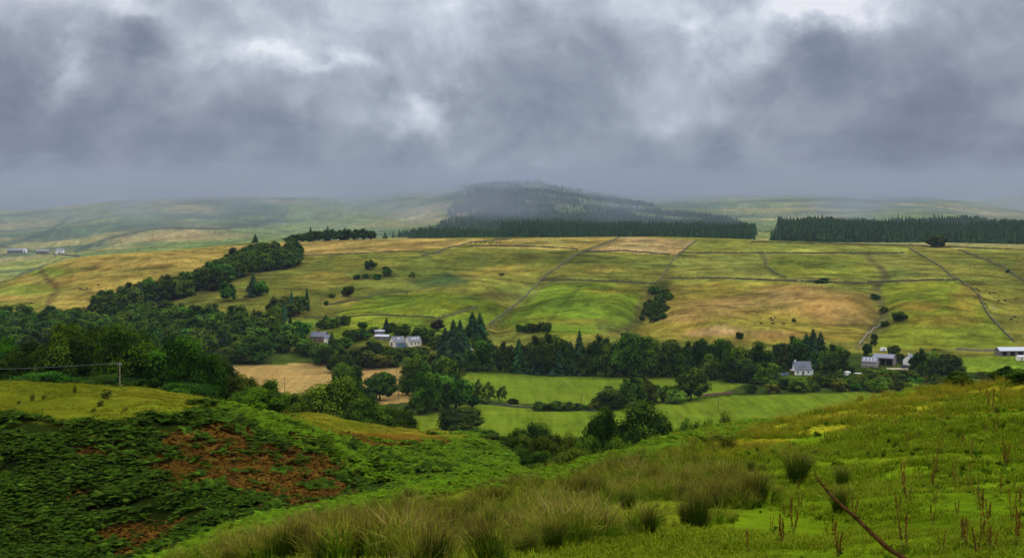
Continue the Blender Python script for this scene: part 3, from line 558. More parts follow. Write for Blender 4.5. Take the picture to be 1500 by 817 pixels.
# ---- around the straw field and the fields behind the spur
for P, px, base, top, wd, col, lb, Y in [
    (NEARP, 492, 0, 547, 80, 'ash', 'large round green tree standing before the straw field', 300), (NEARP, 546, 0, 582, 62, 'oak', 'rounded bush right of the large tree before straw field', 290), (NEARP, 578, 0, 594, 50, 'dark', 'dark low bush at the end of the yellow spur', 290), (NEARP, 520, 0, 572, 50, 'dark', 'dark bush tucked between large round tree and rounded bush', 310),
    (MIDP, 511, 0, 528, 44, 'oak', 'round dark tree standing on the straw field edge', 640), (MIDP, 556, 586, 543, 44, 'oak', 'round tree on the straw field right of the larger one', None), (MIDP, 532, 0, 508, 44, 'oak', 'tree beyond the straw field below the white twin gable house', 800), (MIDP, 560, 0, 518, 34, 'brown', 'brownish tree beyond the straw field edge', 800),
    (MIDP, 608, 0, 521, 42, 'ash', 'pale green round tree in the clump left of the fields', 690), (MIDP, 650, 0, 519, 46, 'ash', 'tall round tree at back of the clump left of the fields', 690), (MIDP, 618, 606, 531, 48, 'oak', 'large brownish green tree at the front of the central clump', None), (MIDP, 668, 598, 548, 52, 'oak', 'broad dark tree on the right of the central clump', None), (MIDP, 640, 602, 556, 44, 'dark', 'dark tree in the middle of the central clump', None), (MIDP, 616, 607, 574, 34, 'dark', 'low dark bush at the foot of the central clump', None),
    (MIDP, 369, 531, 494, 60, 'dark', 'broad dark tree behind the left end of the straw field', None), (MIDP, 480, 534, 500, 46, 'blue', 'broad blue green tree above the straw field', None), (MIDP, 345, 531, 500, 40, 'ash', 'paler round tree at the left corner of straw field', None), (MIDP, 320, 545, 515, 44, 'oak', 'tree left of the straw field behind the knoll row', 720),
    (OPENP, 700, 590, 557, 16, 'oak', 'thin ragged tree right of the central clump', None), (OPENP, 717, 590, 560, 20, 'ash', 'second thin ragged tree right of the central clump', None), (OPENP, 735, 592, 565, 14, 'dark', 'small spindly tree alone on the field boundary', None),
    (MIDP, 676, 626, 598, 64, 'dark', 'dark dome shaped bush on the field behind the spur', 560), (SHRUB, 752, 592, 583, 13, 'gorse', 'small round bush on the field boundary', None), (NEARP, 784, 0, 616, 52, 'gorse', 'dark low bush in front of the striped mown field', 330), (NEARP, 760, 0, 625, 34, 'gorse', 'smaller dark bush joined to left of the low field bush', 330),
    (MIDP, 897, 599, 566, 42, 'blue', 'bluish rounded bush in the hedge between mown fields', None), (MIDP, 924, 594, 552, 34, 'dark', 'taller dark tree in the hedge between mown fields', None), (MIDP, 948, 590, 550, 26, 'brown', 'brownish tree in the hedge between mown fields', None), (SHRUB, 962, 588, 564, 24, 'dark', 'dark bush right of the brownish hedge tree', None), (SHRUB, 980, 583, 563, 20, 'oak', 'small bush beside the lone round tree', None), (SHRUB, 990, 590, 570, 26, 'light', 'pale bush at the foot of the lone round tree', None),
    (MIDP[0], 1012, 586, 537, 44, 'ash', 'lone round green tree between the two mown fields', None)]:
    ptree(P, px, base, top, wd, col, lb, Y)
for i, (px, top, wd) in enumerate(sorted([(790, 588, 18), (803, 589, 20), (817, 587, 18), (831, 588, 16), (843, 590, 18), (860, 592, 16), (872, 586, 20), (712, 586, 14), (726, 589, 14), (770, 593, 9), (886, 590, 16)])):
    ptree(SHRUB, px, 601 if px > 770 else 592, top, wd, 'gorse' if i % 3 else 'oak', ORD[i] + ' low hedge bush from the left on the boundary between mown fields', cat='bush', group='low bushes along the field boundary', name='bush', part='foliage')
# ---- gully trees and bushes
for px, top, wd, col, lb, Y in [(880, 598, 54, 'dark', 'dark rounded tree rising from the gully left of the larger one', 235), (950, 583, 86, 'oak', 'largest tree rising from the gully before mown fields', 250), (1010, 611, 44, 'dark', 'dark bush right of the largest gully tree', 240), (1034, 608, 34, 'oak', 'green bush second right of the largest gully tree', 250), (1063, 598, 30, 'light', 'small upright tree at the right end of gully row', 260)]:
    ptree(NEARP, px, 0, top, wd, col, lb, Y)
GB = 'bushes filling the gully'
for q, (px, top, wd, Y, col) in enumerate(sorted([(708, 628, 40, 245, 'oak'), (722, 636, 44, 240, 'dark'), (742, 640, 48, 232, 'dark'), (768, 638, 50, 215, 'oak'), (800, 640, 50, 200, 'oak'), (830, 632, 46, 205, 'oak'), (762, 655, 50, 205, 'dark'), (790, 660, 54, 165, 'dark'), (738, 652, 44, 225, 'dark'), (825, 660, 54, 150, 'oak'), (858, 640, 50, 180, 'oak'), (850, 658, 60, 130, 'ash'), (905, 640, 60, 180, 'oak'), (985, 632, 60, 190, 'vivid'), (960, 640, 46, 150, 'vivid'), (925, 650, 50, 140, 'oak'), (790, 676, 44, 150, 'dark'), (822, 676, 50, 128, 'dark')])):
    ptree(NEARP[1::2], px, 0, top, wd, col, ORD[q] + ' dense bush from the left filling the gully beyond the rough grass', Y, cat='bush', group=GB, name='bush')

# ---- woods
def scatter(poly, n, gap, ymin=840, seed=0):
    r = np.random.default_rng(seed); pts = []; xs = [p[0] for p in poly]; ys = [p[1] for p in poly]
    for _ in range(n * 40):
        if len(pts) >= n: break
        px, py = r.uniform(min(xs), max(xs)), r.uniform(min(ys), max(ys))
        if not inpoly(np.array([px]), np.array([py]), poly)[0]: continue
        x, y, z = hit(px, py, ymin)
        if all((x - a) ** 2 + (y - b) ** 2 > gap * gap for a, b in pts): pts.append((x, y))
    return pts
def wood(poly, n, gap, hh, ww, label, group, pal, ymin=840, seed=0, P=FAR, conif=0.0):
    for x, y in scatter(poly, n, gap, ymin, seed):
        s = random.uniform(.8, 1.2)
        if random.random() < conif:
            tree(random.choice(CON), x, y, hh * s * 1.2, ww * .55, random.choice(['dark', 'blue']), 'dark pointed conifer among ' + group, 'tree', 'conifers among ' + group, name='spruce_tree')
        else:
            tree(random.choice(P), x, y, hh * s, ww * random.uniform(.85, 1.25), random.choice(pal), label, 'tree', group)
wood([(-20, 476), (60, 472), (140, 478), (200, 470), (250, 467), (330, 468), (370, 476), (410, 490), (450, 492), (455, 505), (440, 522), (330, 528), (300, 536), (200, 540), (-20, 545)], 175, 10.5, 13.5, 15, 'broadleaf tree in the dense wood filling the left valley floor', 'the dense wood on the left valley floor', ['oak', 'dark', 'blue', 'blue', 'dark', 'oak', 'ash', 'deep'], seed=1, conif=.05)  # the blue entries put valley haze into the crown colours
wood([(135, 466), (150, 452), (200, 440), (250, 428), (300, 408), (330, 398), (350, 384), (380, 380), (436, 378), (440, 388), (425, 396), (380, 402), (335, 412), (330, 424), (290, 430), (250, 444), (200, 456)], 66, 11, 16, 18, 'dark broadleaf tree in the wooded strip climbing the left hillside', 'the wooded strip climbing the left hillside', ['dark', 'dark', 'oak', 'blue'], ymin=860, seed=2, conif=.06)
wood([(404, 462), (420, 452), (452, 452), (456, 462), (430, 466), (400, 478)], 12, 9, 12, 12, 'tree in the small copse below the climbing wooded strip', 'the small copse below the climbing strip', ['dark', 'oak', 'blue'], seed=3, conif=.25)
for px, base, top, wd in [(452, 356, 340, 18), (462, 355, 338, 16), (474, 354, 337, 16), (488, 353, 336, 14), (498, 352, 337, 14), (508, 352, 335, 15), (520, 351, 336, 15), (532, 351, 335, 16), (544, 350, 337, 12), (440, 357, 342, 18), (428, 360, 344, 22)]:
    ptree(FAR, px, 0, top, wd, 'dark', 'dark tree in the row on the skyline of the tan field', 1490, group='the tree row on the skyline of the tan field')
for px, top in [(455, 332), (480, 331), (505, 333), (374, 343)]: con(px, 0, top, 8, 'dark conifer poking above the tree row on the tan field skyline', 1495, group='conifers in the skyline tree row')
ptree(FAR[5], 334, 441, 412, 22, 'blue', 'single dark round tree on slope below the wooded strip'); ptree(FAR[0], 382, 434, 410, 18, 'oak', 'rounder tree of the pair on slope right of the wooded strip')
con(371, 434, 402, 18, 'pointed conifer of the pair on slope right of the wooded strip')
for px, base, top, wd, lb in [(542, 395, 380, 16, 'largest round tree on the slope below the tan field'), (567, 404, 390, 13, 'round tree right of the largest slope tree'), (510, 434, 419, 16, 'small round tree on middle of the left slope'), (553, 410, 401, 11, 'low bush beneath the round slope trees'), (523, 409, 402, 9, 'tiny bush left of the slope bushes'), (536, 408, 401, 8, 'tiny bush between the slope bushes'), (486, 436, 430, 9, 'small bush left of the small slope tree'), (478, 448, 440, 6, 'tiny tree low on the left slope'), (735, 404, 400, 7, 'tiny bush high on the middle slope'), (604, 407, 398, 8, 'pale small bush on the left middle slope'),
                              (1205, 415, 407, 20, 'dark bush on the horizontal wall at right'), (1282, 440, 430, 13, 'dark bush in the burn at top'), (1295, 458, 449, 11, 'small bush at the middle of the burn'), (1317, 470, 456, 20, 'round dark bush right of the burn'), (1296, 478, 470, 12, 'low bush below the middle of the burn'), (1281, 498, 488, 10, 'upper bush beside the stone burn track'), (1280, 506, 496, 9, 'lower bush beside the stone burn track'), (1373, 362, 343, 25, 'lone round tree on the skyline before the plantation'), (1476, 400, 394, 6, 'tiny bush on the right hill wall'), (1163, 472, 466, 5, 'tiny shrub on the tan hummock'), (1083, 497, 486, 10, 'bare grey shrub above the tree belt')]:
    ptree(FAR if wd > 12 else SHRUB, px, base, top, wd, 'dark' if 'pale' not in lb else 'light', lb, cat='tree' if 'tree' in lb else 'bush', name='broadleaf_tree' if 'tree' in lb else 'bush', part='crown')
for gx_, gy_ in scatter([(955, 425), (985, 430), (983, 452), (970, 472), (934, 470), (938, 456), (950, 445)], 32, 4.5, 840, 9):
    px, b = 750 + F * gx_ / gy_, H0 - F * float(ground(gx_, gy_)) / gy_
    ptree(random.choice([SHRUB, FAR[2:3]]), px, b, b - random.uniform(4, 12), random.uniform(6, 17), 'gorse', 'dark gorse bush in the thicket in the hillside dip', cat='bush', group='gorse bushes in the hillside dip', name='gorse_bush', part='foliage')
for i in range(9):
    px = 760 + i * 5.2; ptree(SHRUB, px, 486 + random.uniform(-4, 2), 476 + random.uniform(-6, 3), random.uniform(9, 17), 'gorse', 'dark gorse bush in the clump above the tree belt', cat='bush', group='gorse bushes above the tree belt', name='gorse_bush', part='foliage')
for i in range(16):
    px = 470 + i * 2.6 + random.uniform(-3, 3); ptree(SHRUB, px, 482 - i * .6 + random.uniform(-3, 3), 468 - i * .4 + random.uniform(-2, 4), 11, 'oak', 'green bush in the hedge rising left of the rounded pasture', cat='bush', group='bushes in the hedge left of the rounded pasture', name='bush', part='foliage')

# ---- belt behind the mown fields and gardens
BL = 'the tree belt behind the mown fields'
belt = [(706, 543, 494, 44, 'blue'), (740, 544, 500, 32, 'dark'), (785, 547, 492, 34, 'blue'), (806, 548, 489, 38, 'dark'), (826, 548, 494, 30, 'dark'), (872, 550, 490, 42, 'dark'), (886, 551, 495, 28, 'ash'), (918, 551, 483, 48, 'dark'), (945, 551, 490, 42, 'oak'), (958, 552, 497, 34, 'oak'), (982, 552, 494, 38, 'oak'), (1008, 553, 500, 36, 'dark'), (1030, 553, 494, 34, 'dark'), (1054, 553, 493, 40, 'dark'), (1082, 554, 505, 40, 'oak'), (1110, 553, 500, 40, 'dark'), (1138, 553, 503, 34, 'oak'),
                               (905, 551, 515, 30, 'dark'), (970, 552, 515, 30, 'dark'), (1095, 560, 525, 40, 'blue'), (1120, 562, 530, 36, 'oak'), (1070, 560, 520, 30, 'dark'), (860, 550, 512, 26, 'dark'), (930, 552, 512, 30, 'oak'), (762, 545, 505, 30, 'dark'), (845, 549, 508, 26, 'dark'), (1040, 556, 518, 30, 'oak'), (1020, 553, 512, 28, 'dark'), (995, 552, 512, 28, 'dark')]
for q, (px, base, top, wd, col) in enumerate(sorted(belt)):
    ptree(MIDP, px, base, top, wd, col, ORD[q] + {'blue': ' bluish', 'ash': ' pale green', 'oak': ' mid green'}.get(col, ' dark') + ' leafy tree from the left in the belt behind the mown fields', group=BL)
for px, base, top, wd in [(760, 546, 496, 22), (849, 549, 484, 22), (792, 548, 496, 24), (817, 549, 500, 24), (836, 549, 500, 22), (778, 547, 503, 20)]:
    con(px, base, top, wd, 'dark conifer in the left part of the belt behind the mown fields', group='conifers in the belt behind the mown fields')
for px, base, top, wd, lb in [(692, 500, 457, 24, 'left of the two tall conifers above the white houses'), (703, 500, 458, 22, 'right of the two tall conifers above the white houses'), (652, 533, 480, 30, 'left large dark conifer beside the grey roofed garden house'), (665, 535, 474, 34, 'middle large dark conifer beside the grey roofed garden house'), (678, 533, 484, 28, 'right large dark conifer beside the grey roofed garden house'), (566, 494, 471, 10, 'slim cypress beside the small sheds'), (486, 504, 485, 9, 'slim cypress right of the chimney house'), (664, 488, 467, 10, 'left of two small conifers beside the copper tree'), (674, 488, 467, 10, 'right of two small conifers beside the copper tree'), (608, 494, 478, 9, 'left small conifer behind the twin gable house'), (617, 494, 478, 10, 'right small conifer behind the twin gable house'), (477, 470, 460, 7, 'small dark conifer at the pasture hedge'),
                              (1181, 540, 488, 26, 'left of three tall dark firs behind the white house'), (1191, 541, 484, 28, 'middle of three tall dark firs behind the white house'), (1202, 541, 487, 26, 'right of three tall dark firs behind the white house')]:
    con(px, base, top, wd, lb)
for px, base, top, wd, col, lb in [(641, 484, 468, 18, 'copper', 'purple leaved copper tree above the gardens'), (690, 512, 494, 8, 'yellow', 'small golden yellow tree below the tall conifers'), (532, 498, 482, 18, 'dark', 'dark round tree left of the small sheds'), (513, 496, 482, 18, 'oak', 'round green tree right of the slim cypress'), (582, 494, 476, 14, 'ash', 'green tree between cypress and twin gable house'), (594, 492, 474, 14, 'oak', 'green tree close behind the twin gable house'), (552, 530, 500, 26, 'dark', 'dark garden tree below the small sheds'), (630, 500, 480, 16, 'oak', 'green tree right of the twin gable house'), (620, 520, 506, 26, 'dark', 'dark hedge bush below right of twin gable house'), (600, 521, 507, 30, 'dark', 'dark hedge bush directly below the twin gable house'), (578, 524, 506, 26, 'oak', 'round bush below left of twin gable house'), (505, 510, 494, 22, 'oak', 'round garden tree right of chimney house lawn'), (640, 512, 492, 20, 'blue', 'bluish garden tree left of the large conifers'), (548, 500, 490, 14, 'ash', 'light round bush in front of the small sheds'), (497, 545, 512, 30, 'oak', 'green tree below the chimney house'), (455, 522, 500, 30, 'oak', 'green tree below left of the chimney house'),
                                 (1165, 546, 498, 34, 'dark', 'dark tree directly behind the white house'), (1144, 544, 501, 26, 'oak', 'green tree left of the dark one behind white house'), (1222, 548, 504, 36, 'oak', 'large leafy tree left of the farm sheds'), (1246, 548, 501, 46, 'dark', 'broad leafy tree beside the farm sheds'), (1200, 547, 512, 30, 'oak', 'leafy tree in front of the three firs'), (1270, 522, 503, 13, 'dark', 'small dark bush behind the farm sheds'), (1310, 524, 505, 18, 'dark', 'small round tree above the open farm shed'), (1318, 536, 521, 14, 'oak', 'green bush right of the open farm shed'), (1346, 550, 510, 28, 'oak', 'tall green tree hiding the white gable cottage'), (1372, 556, 512, 26, 'oak', 'green tree behind the bluish round tree at right'), (1384, 558, 516, 44, 'blue', 'large bluish round tree right of the farm'), (1404, 566, 543, 34, 'oak', 'round bush below the bluish farm tree'), (1476, 562, 536, 44, 'dark', 'dark bush near the right edge beyond the slope'), (1500, 562, 540, 40, 'gorse', 'dark bush cut by the right edge of view'), (1440, 562, 544, 34, 'oak', 'green bush between farm trees and right edge')]:
    ptree(MIDP if wd > 24 else FAR, px, base, top, wd, col, lb, cat='bush' if 'bush' in lb else 'tree', name='bush' if 'bush' in lb else 'broadleaf_tree')
for x, y in scatter([(1095, 572), (1130, 560), (1200, 556), (1270, 552), (1400, 552), (1500, 558), (1500, 575), (1330, 575), (1200, 573), (1100, 577)], 85, 5, 560, 5):
    s = random.uniform(.7, 1.35)
    px, py = 750 + F * x / y, H0 - F * float(ground(x, y)) / y
    if 1158 < px < 1196 and py < 566 or 1230 < px < 1264 and py < 560 or 1262 < px < 1340 and py < 551: continue
    tree(random.choice(SHRUB + FAR[2:4]), x, y, 5.0 * s, 8 * s, random.choice(['oak', 'dark', 'gorse', 'light', 'brown', 'blue', 'ash']), 'scrub bush in the thicket between white house and mown field', 'bush', 'scrub bushes between the houses and mown field', name='bush', part='foliage')
for x, y in scatter([(400, 470), (660, 490), (720, 520), (700, 545), (640, 548), (520, 530), (450, 520)], 40, 9, 700, 6):
    s = random.uniform(.7, 1.2)
    px, py = 750 + F * x / y, H0 - F * float(ground(x, y)) / y
    if False and 568 < px < 630 and 488 < py < 528 or 440 < px < 485 and 488 < py < 520 or 535 < px < 570 and 486 < py < 510 or 430 < px < 520 and 462 < py < 490: continue
    tree(random.choice(FAR), x, y, 6.5 * s, 9 * s, random.choice(['oak', 'dark', 'ash', 'blue']), 'leafy garden tree among the houses left of the belt', 'tree', 'garden trees among the left houses')

# ------------------------------------------------------------------ masses of plants, set out with geometry nodes
def field_of(name, protos, pos, rot, scl, idx, label, cat):
    me = mesh(name, pos, np.zeros((0, 3), int), (), {'turn': ('FLOAT_VECTOR', 'POINT', rot), 'size': ('FLOAT', 'POINT', scl), 'pick': ('INT', 'POINT', idx)})
    o = tag(obj(name, me), label, cat, kind='stuff')
    g = bpy.data.node_groups.new(name + '_layout', 'GeometryNodeTree')
    g.interface.new_socket('Geometry', in_out='INPUT', socket_type='NodeSocketGeometry'); g.interface.new_socket('Geometry', in_out='OUTPUT', socket_type='NodeSocketGeometry')
    n = g.nodes; L = g.links; gi = n.new('NodeGroupInput'); go = n.new('NodeGroupOutput')
    jn = n.new('GeometryNodeGeometryToInstance')
    for p in reversed(protos):
        oi = n.new('GeometryNodeObjectInfo'); oi.inputs['Object'].default_value = p; oi.inputs['As Instance'].default_value = True
        L.new(oi.outputs['Geometry'], jn.inputs[0])
    ip = n.new('GeometryNodeInstanceOnPoints'); ip.inputs['Pick Instance'].default_value = True
    L.new(gi.outputs[0], ip.inputs['Points']); L.new(jn.outputs[0], ip.inputs['Instance'])
    for nm, typ, sk in (('turn', 'FLOAT_VECTOR', 'Rotation'), ('size', 'FLOAT', 'Scale'), ('pick', 'INT', 'Instance Index')):
        a = n.new('GeometryNodeInputNamedAttribute'); a.data_type = typ; a.inputs[0].default_value = nm; L.new(a.outputs[0], ip.inputs[sk])
    L.new(ip.outputs[0], go.inputs[0])
    m = o.modifiers.new('layout', 'NODES'); m.node_group = g
    return o
def hidden_proto(name, me): return bpy.data.objects.new(name, me)      # a pattern only, not part of the scene
def sow(n, ylo, yhi, xlo=-.42, xhi=.42, seed=0, power=1.0):
    r = np.random.default_rng(seed); y = np.exp(r.uniform(math.log(ylo), math.log(yhi), n)); x = r.uniform(xlo, xhi, n) * (y + 2)
    return x, y
def pix(x, y):
    z = ground(x, y); return 750 + F * x / y, H0 - F * z / y, z
def lay(name, protos, x, y, scl, label, cat, lean=.12, seed=0, sink=.02):
    r = np.random.default_rng(seed); n = len(x); z = ground(x, y)
    pos = np.stack([x, y, z - sink], 1); rot = np.stack([r.normal(0, lean, n), r.normal(0, lean, n), r.uniform(0, 6.28, n)], 1)
    return field_of(name, protos, pos, rot, scl, r.integers(0, len(protos), n), label, cat)

# conifer plantations
def small_conifer(seed):
    r = random.Random(seed); V_ = []; Fc = []; T_ = []; n = 7
    for k in range(6):
        u = k / 6; z0 = .06 + .94 * u - .02; z1 = min(1, z0 + .30 - .06 * u); rr = .24 * (1 - u) + .02; b = len(V_)
        for q in range(n): a = 2 * math.pi * (q + r.random() * .5) / n; e = rr * r.uniform(.65, 1.2); V_.append((e * math.cos(a), e * math.sin(a), z0 + r.uniform(-.04, .02)))
        V_.append((r.uniform(-.01, .01), r.uniform(-.01, .01), z1))
        for q in range(n): Fc.append([b + q, b + (q + 1) % n, b + n]); T_.append(r.uniform(.1, .9))
    return mesh('conifer', V_, Fc, NEEDLE, {'tint': ('FLOAT', 'FACE', T_)})
SCON = [hidden_proto('conifer', small_conifer(s)) for s in range(4)]
for s in SCON: s.color = (.62, .84, .80, 1)
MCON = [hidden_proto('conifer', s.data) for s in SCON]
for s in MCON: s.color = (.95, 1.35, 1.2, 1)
def plantation(name, poly, gap, hh, ylo, yhi, label, seed, dens=None, ragged=.3, pr=None, xlo=None, xhi=None):
    xs = [p[0] for p in poly]; x0, x1 = ((min(xs) - 750) / F * yhi, (max(xs) - 750) / F * yhi) if min(xs) < 750 else ((min(xs) - 750) / F * ylo, (max(xs) - 750) / F * yhi)
    if max(xs) < 750: x1 = (max(xs) - 750) / F * ylo
    r = np.random.default_rng(seed); gx, gy = np.meshgrid(np.arange(x0, x1, gap), np.arange(ylo, yhi, gap)); x = gx.ravel() + r.normal(0, gap * .2, gx.size); y = gy.ravel() + r.normal(0, gap * .2, gx.size)
    px, py, z = pix(x, y); k = inpoly(px, py, poly)
    if dens is not None: k &= dens(x, y) > r.random(len(x))
    x, y = x[k], y[k]
    return lay(name, pr or SCON, x, y, hh * r.uniform(1 - ragged, 1 + ragged, len(x)) * np.clip(.55 + .9 * fbm(x / 45, y / 45, 3, seed + 30), .6, 1.3), label, 'plantation', .02, seed)
plantation('conifer_plantation', [(1125, 353), (1160, 349), (1240, 352), (1240, 345), (1140, 345), (1140, 338), (1300, 336), (1440, 330), (1540, 330), (1540, 362), (1400, 357), (1240, 356)], 6, 17, 1760, 2500, 'dense dark conifer plantation on skyline at the right', 1)
plantation('conifer_belt', [(590, 352), (590, 349), (700, 346), (900, 344), (1105, 347), (1105, 356), (900, 352), (700, 352)], 5, 10.5, 1690, 1850, 'thin dark conifer belt along the skyline of the hill', 2)
plantation('conifer_plantation', [(735, 345), (735, 337), (800, 334), (860, 336), (1000, 338), (1060, 334), (1108, 340), (1108, 347), (900, 347)], 6, 12, 1980, 2500, 'conifer plantation in mist behind the middle skyline belt', 3, lambda x, y: (fbm(x / 60, y / 40, 2, 5) > .36) * 1.0)
plantation('conifer_wood', [(560, 352), (600, 344), (640, 338), (655, 315), (665, 290), (690, 270), (800, 268), (900, 292), (1000, 310), (1080, 325), (1105, 345), (800, 347), (560, 350)], 6.5, 8.5, 2050, 3900, 'misty conifer wood covering the middle fell', 4, lambda x, y: np.clip((fbm(x / 90, y / 110, 3, 15) - .42) * 8, 0.03, .95), .5, MCON)

# bracken
def frond_plant(seed, nf=4, name='bracken'):
    r = random.Random(seed); V_ = []; Fc = []; T_ = []
    for k in range(nf):
        a = 2 * math.pi * (k + r.random() * .6) / nf; L = r.uniform(.75, 1.1); up = r.uniform(.35, .62); c, s = math.cos(a), math.sin(a); tw = r.uniform(-.3, .3)
        def P(u, side, drop=0): # along the stem, out to the side
            rr = L * (.12 * u + .62 * u * u); z = up * (2.1 * u - 1.25 * u * u); sx = -s; sy = c
            return (c * rr + sx * side, s * rr + sy * side, z + side * tw - drop)
        n = 7; tint = r.gauss(.5, .2)
        for i in range(n):
            u0 = .3 + .7 * i / n; u1 = u0 + .7 / n * 1.15; wv = .30 * L * math.sin(min(1, (1.02 - u0) * 1.35) * 1.5) + .02
            for sd in (-1, 1):
                b = len(V_); V_ += [P(u0, 0), P(u0 + .02, sd * wv * .6, .02), P(u1 + .03, sd * wv, .07), P(u1, 0)]
                Fc.append([b, b + 1, b + 2, b + 3]); T_.append(min(1, max(0, tint + r.uniform(-.22, .22))))
    return V_, Fc, T_
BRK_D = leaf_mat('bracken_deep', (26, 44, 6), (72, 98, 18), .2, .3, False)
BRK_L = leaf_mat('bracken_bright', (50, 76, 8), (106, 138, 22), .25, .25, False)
BRK_B = leaf_mat('bracken_dead', (66, 48, 14), (118, 84, 28), .15, .3, False)
def bset(m, s0): 
    out = []
    for s in range(4):
        v, f, tt = frond_plant(s0 + s); out.append(hidden_proto('bracken_plant', mesh('bracken_plant', v, f, m, {'tint': ('FLOAT', 'FACE', tt)})))
    return out
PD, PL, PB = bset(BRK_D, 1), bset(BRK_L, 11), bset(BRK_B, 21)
BANK = [(-400, 620), (0, 613), (60, 616), (130, 627), (200, 615), (250, 606), (300, 597), (345, 600), (420, 619), (470, 632), (520, 645), (600, 652), (680, 640), (720, 650), (780, 700), (760, 840), (-400, 900)]
x, y = sow(105000, 84, 215, -.46, .06, 5); px, py, z = pix(x, y)
rr = np.random.default_rng(8); wx, wy = px + (fbm(x / 5, y / 5, 3, 3) - .5) * 60, py + (fbm(x / 5, y / 5, 3, 4) - .5) * 40
ok = inpoly(wx, wy, BANK)
bare = np.zeros(len(x))
for cx_, cy_, rx_, ry_ in [(305, 652, 64, 30), (390, 690, 100, 42), (330, 640, 40, 26), (455, 722, 70, 24), (200, 782, 50, 28), (240, 690, 60, 12), (330, 715, 80, 14), (560, 640, 100, 13), (160, 660, 50, 8), (120, 725, 40, 5)]:
    bare = np.maximum(bare, np.clip(1.8 - ((wx - cx_) / rx_) ** 2 - ((wy - cy_) / ry_) ** 2, 0, 1))
keep = ok & (rr.random(len(x)) > bare * .97) & (rr.random(len(x)) < .85) & (fbm(x / 2.2, y / 2.2, 2, 13) > .36)
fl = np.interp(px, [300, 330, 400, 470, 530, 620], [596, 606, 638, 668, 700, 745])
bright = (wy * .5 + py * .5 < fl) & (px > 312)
for ax_, ay_, bx_, by_, wd_ in [(470, 636, 560, 676, 2.6), (560, 676, 680, 704, 2.6), (600, 652, 650, 688, 2.6), (640, 646, 705, 690, 2.6), (430, 636, 500, 668, 2.6)]:  # crease lines keep the dark bracken: shade of the folds put into colour
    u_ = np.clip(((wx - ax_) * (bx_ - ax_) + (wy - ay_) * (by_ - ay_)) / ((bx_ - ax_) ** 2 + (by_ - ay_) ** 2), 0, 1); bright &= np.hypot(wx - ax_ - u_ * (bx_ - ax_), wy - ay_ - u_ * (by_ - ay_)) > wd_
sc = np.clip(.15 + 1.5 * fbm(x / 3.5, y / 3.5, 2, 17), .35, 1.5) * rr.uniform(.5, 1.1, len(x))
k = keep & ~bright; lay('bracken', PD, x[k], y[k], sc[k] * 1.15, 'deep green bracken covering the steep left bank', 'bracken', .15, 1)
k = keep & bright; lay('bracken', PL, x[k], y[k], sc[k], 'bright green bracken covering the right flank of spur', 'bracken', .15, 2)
k = ok & (bare > .25) & (rr.random(len(x)) < .5); lay('dead_bracken', PB, x[k], y[k], sc[k] * .5, 'rusty brown dead bracken on the bare patches of bank', 'dead bracken', .3, 3)
# along the lip of the near pasture and beyond it
x, y = sow(30000, 20, 130, -.30, .24, 9); px, py, z = pix(x, y); ln = np.interp(px, [150, 230, 300, 400, 600, 700, 770, 850, 950, 1050, 1130, 1200], [860, 817, 793, 762, 722, 705, 695, 686, 655, 628, 612, 600])
k = (py > ln - 4) & (py < ln + 8 + 13 * vnoise(px / 30, py / 30, 3)) & (px < 1130) & (fbm(x / 3, y / 3, 2, 4) > .38); lay('bracken', PL, x[k], y[k], (.17 + .0042 * y[k]) * rr.uniform(.7, 1.3, k.sum()), 'bright bracken along the lip of the near pasture', 'bracken', .15, 4)
x, y = sow(9000, 52, 110, .02, .22, 19); px, py, z = pix(x, y); k = inpoly(px, py, [(850, 690), (870, 672), (960, 652), (1050, 626), (1130, 612), (1130, 628), (1040, 648), (960, 674), (900, 694)]) & (fbm(x / 4, y / 4, 2, 44) > .42)
lay('bracken', PL, x[k], y[k], rr.uniform(.35, .75, k.sum()), 'leafy bracken clumps at the head of the gully', 'bracken', .15, 5)

# grass and rushes
def tuft(seed, nb, h, spread, wd, bend, hv=.3, lean=.35):
    r = random.Random(seed); V_ = []; Fc = []; T_ = []; TP = []
    for k in range(nb):
        a = r.uniform(0, 6.28); q = spread * math.sqrt(r.random()); x0, y0 = q * math.cos(a), q * math.sin(a); b2 = a + r.uniform(-.8, .8)
        hh = h * r.uniform(1 - hv, 1 + hv); ln = r.uniform(.1, 1) * lean * hh; cx_, cy_ = math.cos(b2), math.sin(b2); sx, sy = -cy_ * wd, cx_ * wd; b = len(V_); tt = min(1, max(0, r.gauss(.5, .25)))
        bd = bend * hh * r.random()
        V_ += [(x0 - sx, y0 - sy, 0), (x0 + sx, y0 + sy, 0), (x0 + cx_ * ln * .45 + sx * .8, y0 + cy_ * ln * .45 + sy * .8, hh * .6), (x0 + cx_ * ln * .45 - sx * .8, y0 + cy_ * ln * .45 - sy * .8, hh * .6), (x0 + cx_ * (ln + bd), y0 + cy_ * (ln + bd), hh - bd * .5)]
        Fc += [[b, b + 1, b + 2, b + 3], [b + 3, b + 2, b + 4]]; T_ += [tt, tt]; TP += [.0, .75 + .25 * r.random()]
    return V_, Fc, T_, TP
def tset(m, name, seeds, *a, **k):
    out = []
    for s in seeds:
        v, f, t1, t2 = tuft(s, *a, **k); out.append(hidden_proto(name, mesh(name, v, f, m, {'tint': ('FLOAT', 'FACE', t1), 'tip': ('FLOAT', 'FACE', t2)})))
    return out
G_GREEN = leaf_mat('grass_green', (58, 84, 6), (112, 134, 16), .3, .35, False, (116, 126, 24))
G_OLIVE = leaf_mat('grass_olive', (54, 84, 8), (102, 126, 18), .3, .3, False, (122, 122, 34))
G_STRAW = leaf_mat('grass_straw', (78, 82, 20), (130, 122, 48), .3, .3, False, (156, 136, 76))
G_GOLD = leaf_mat('grass_gold', (88, 98, 14), (140, 132, 26), .3, .25, False, (146, 134, 36))
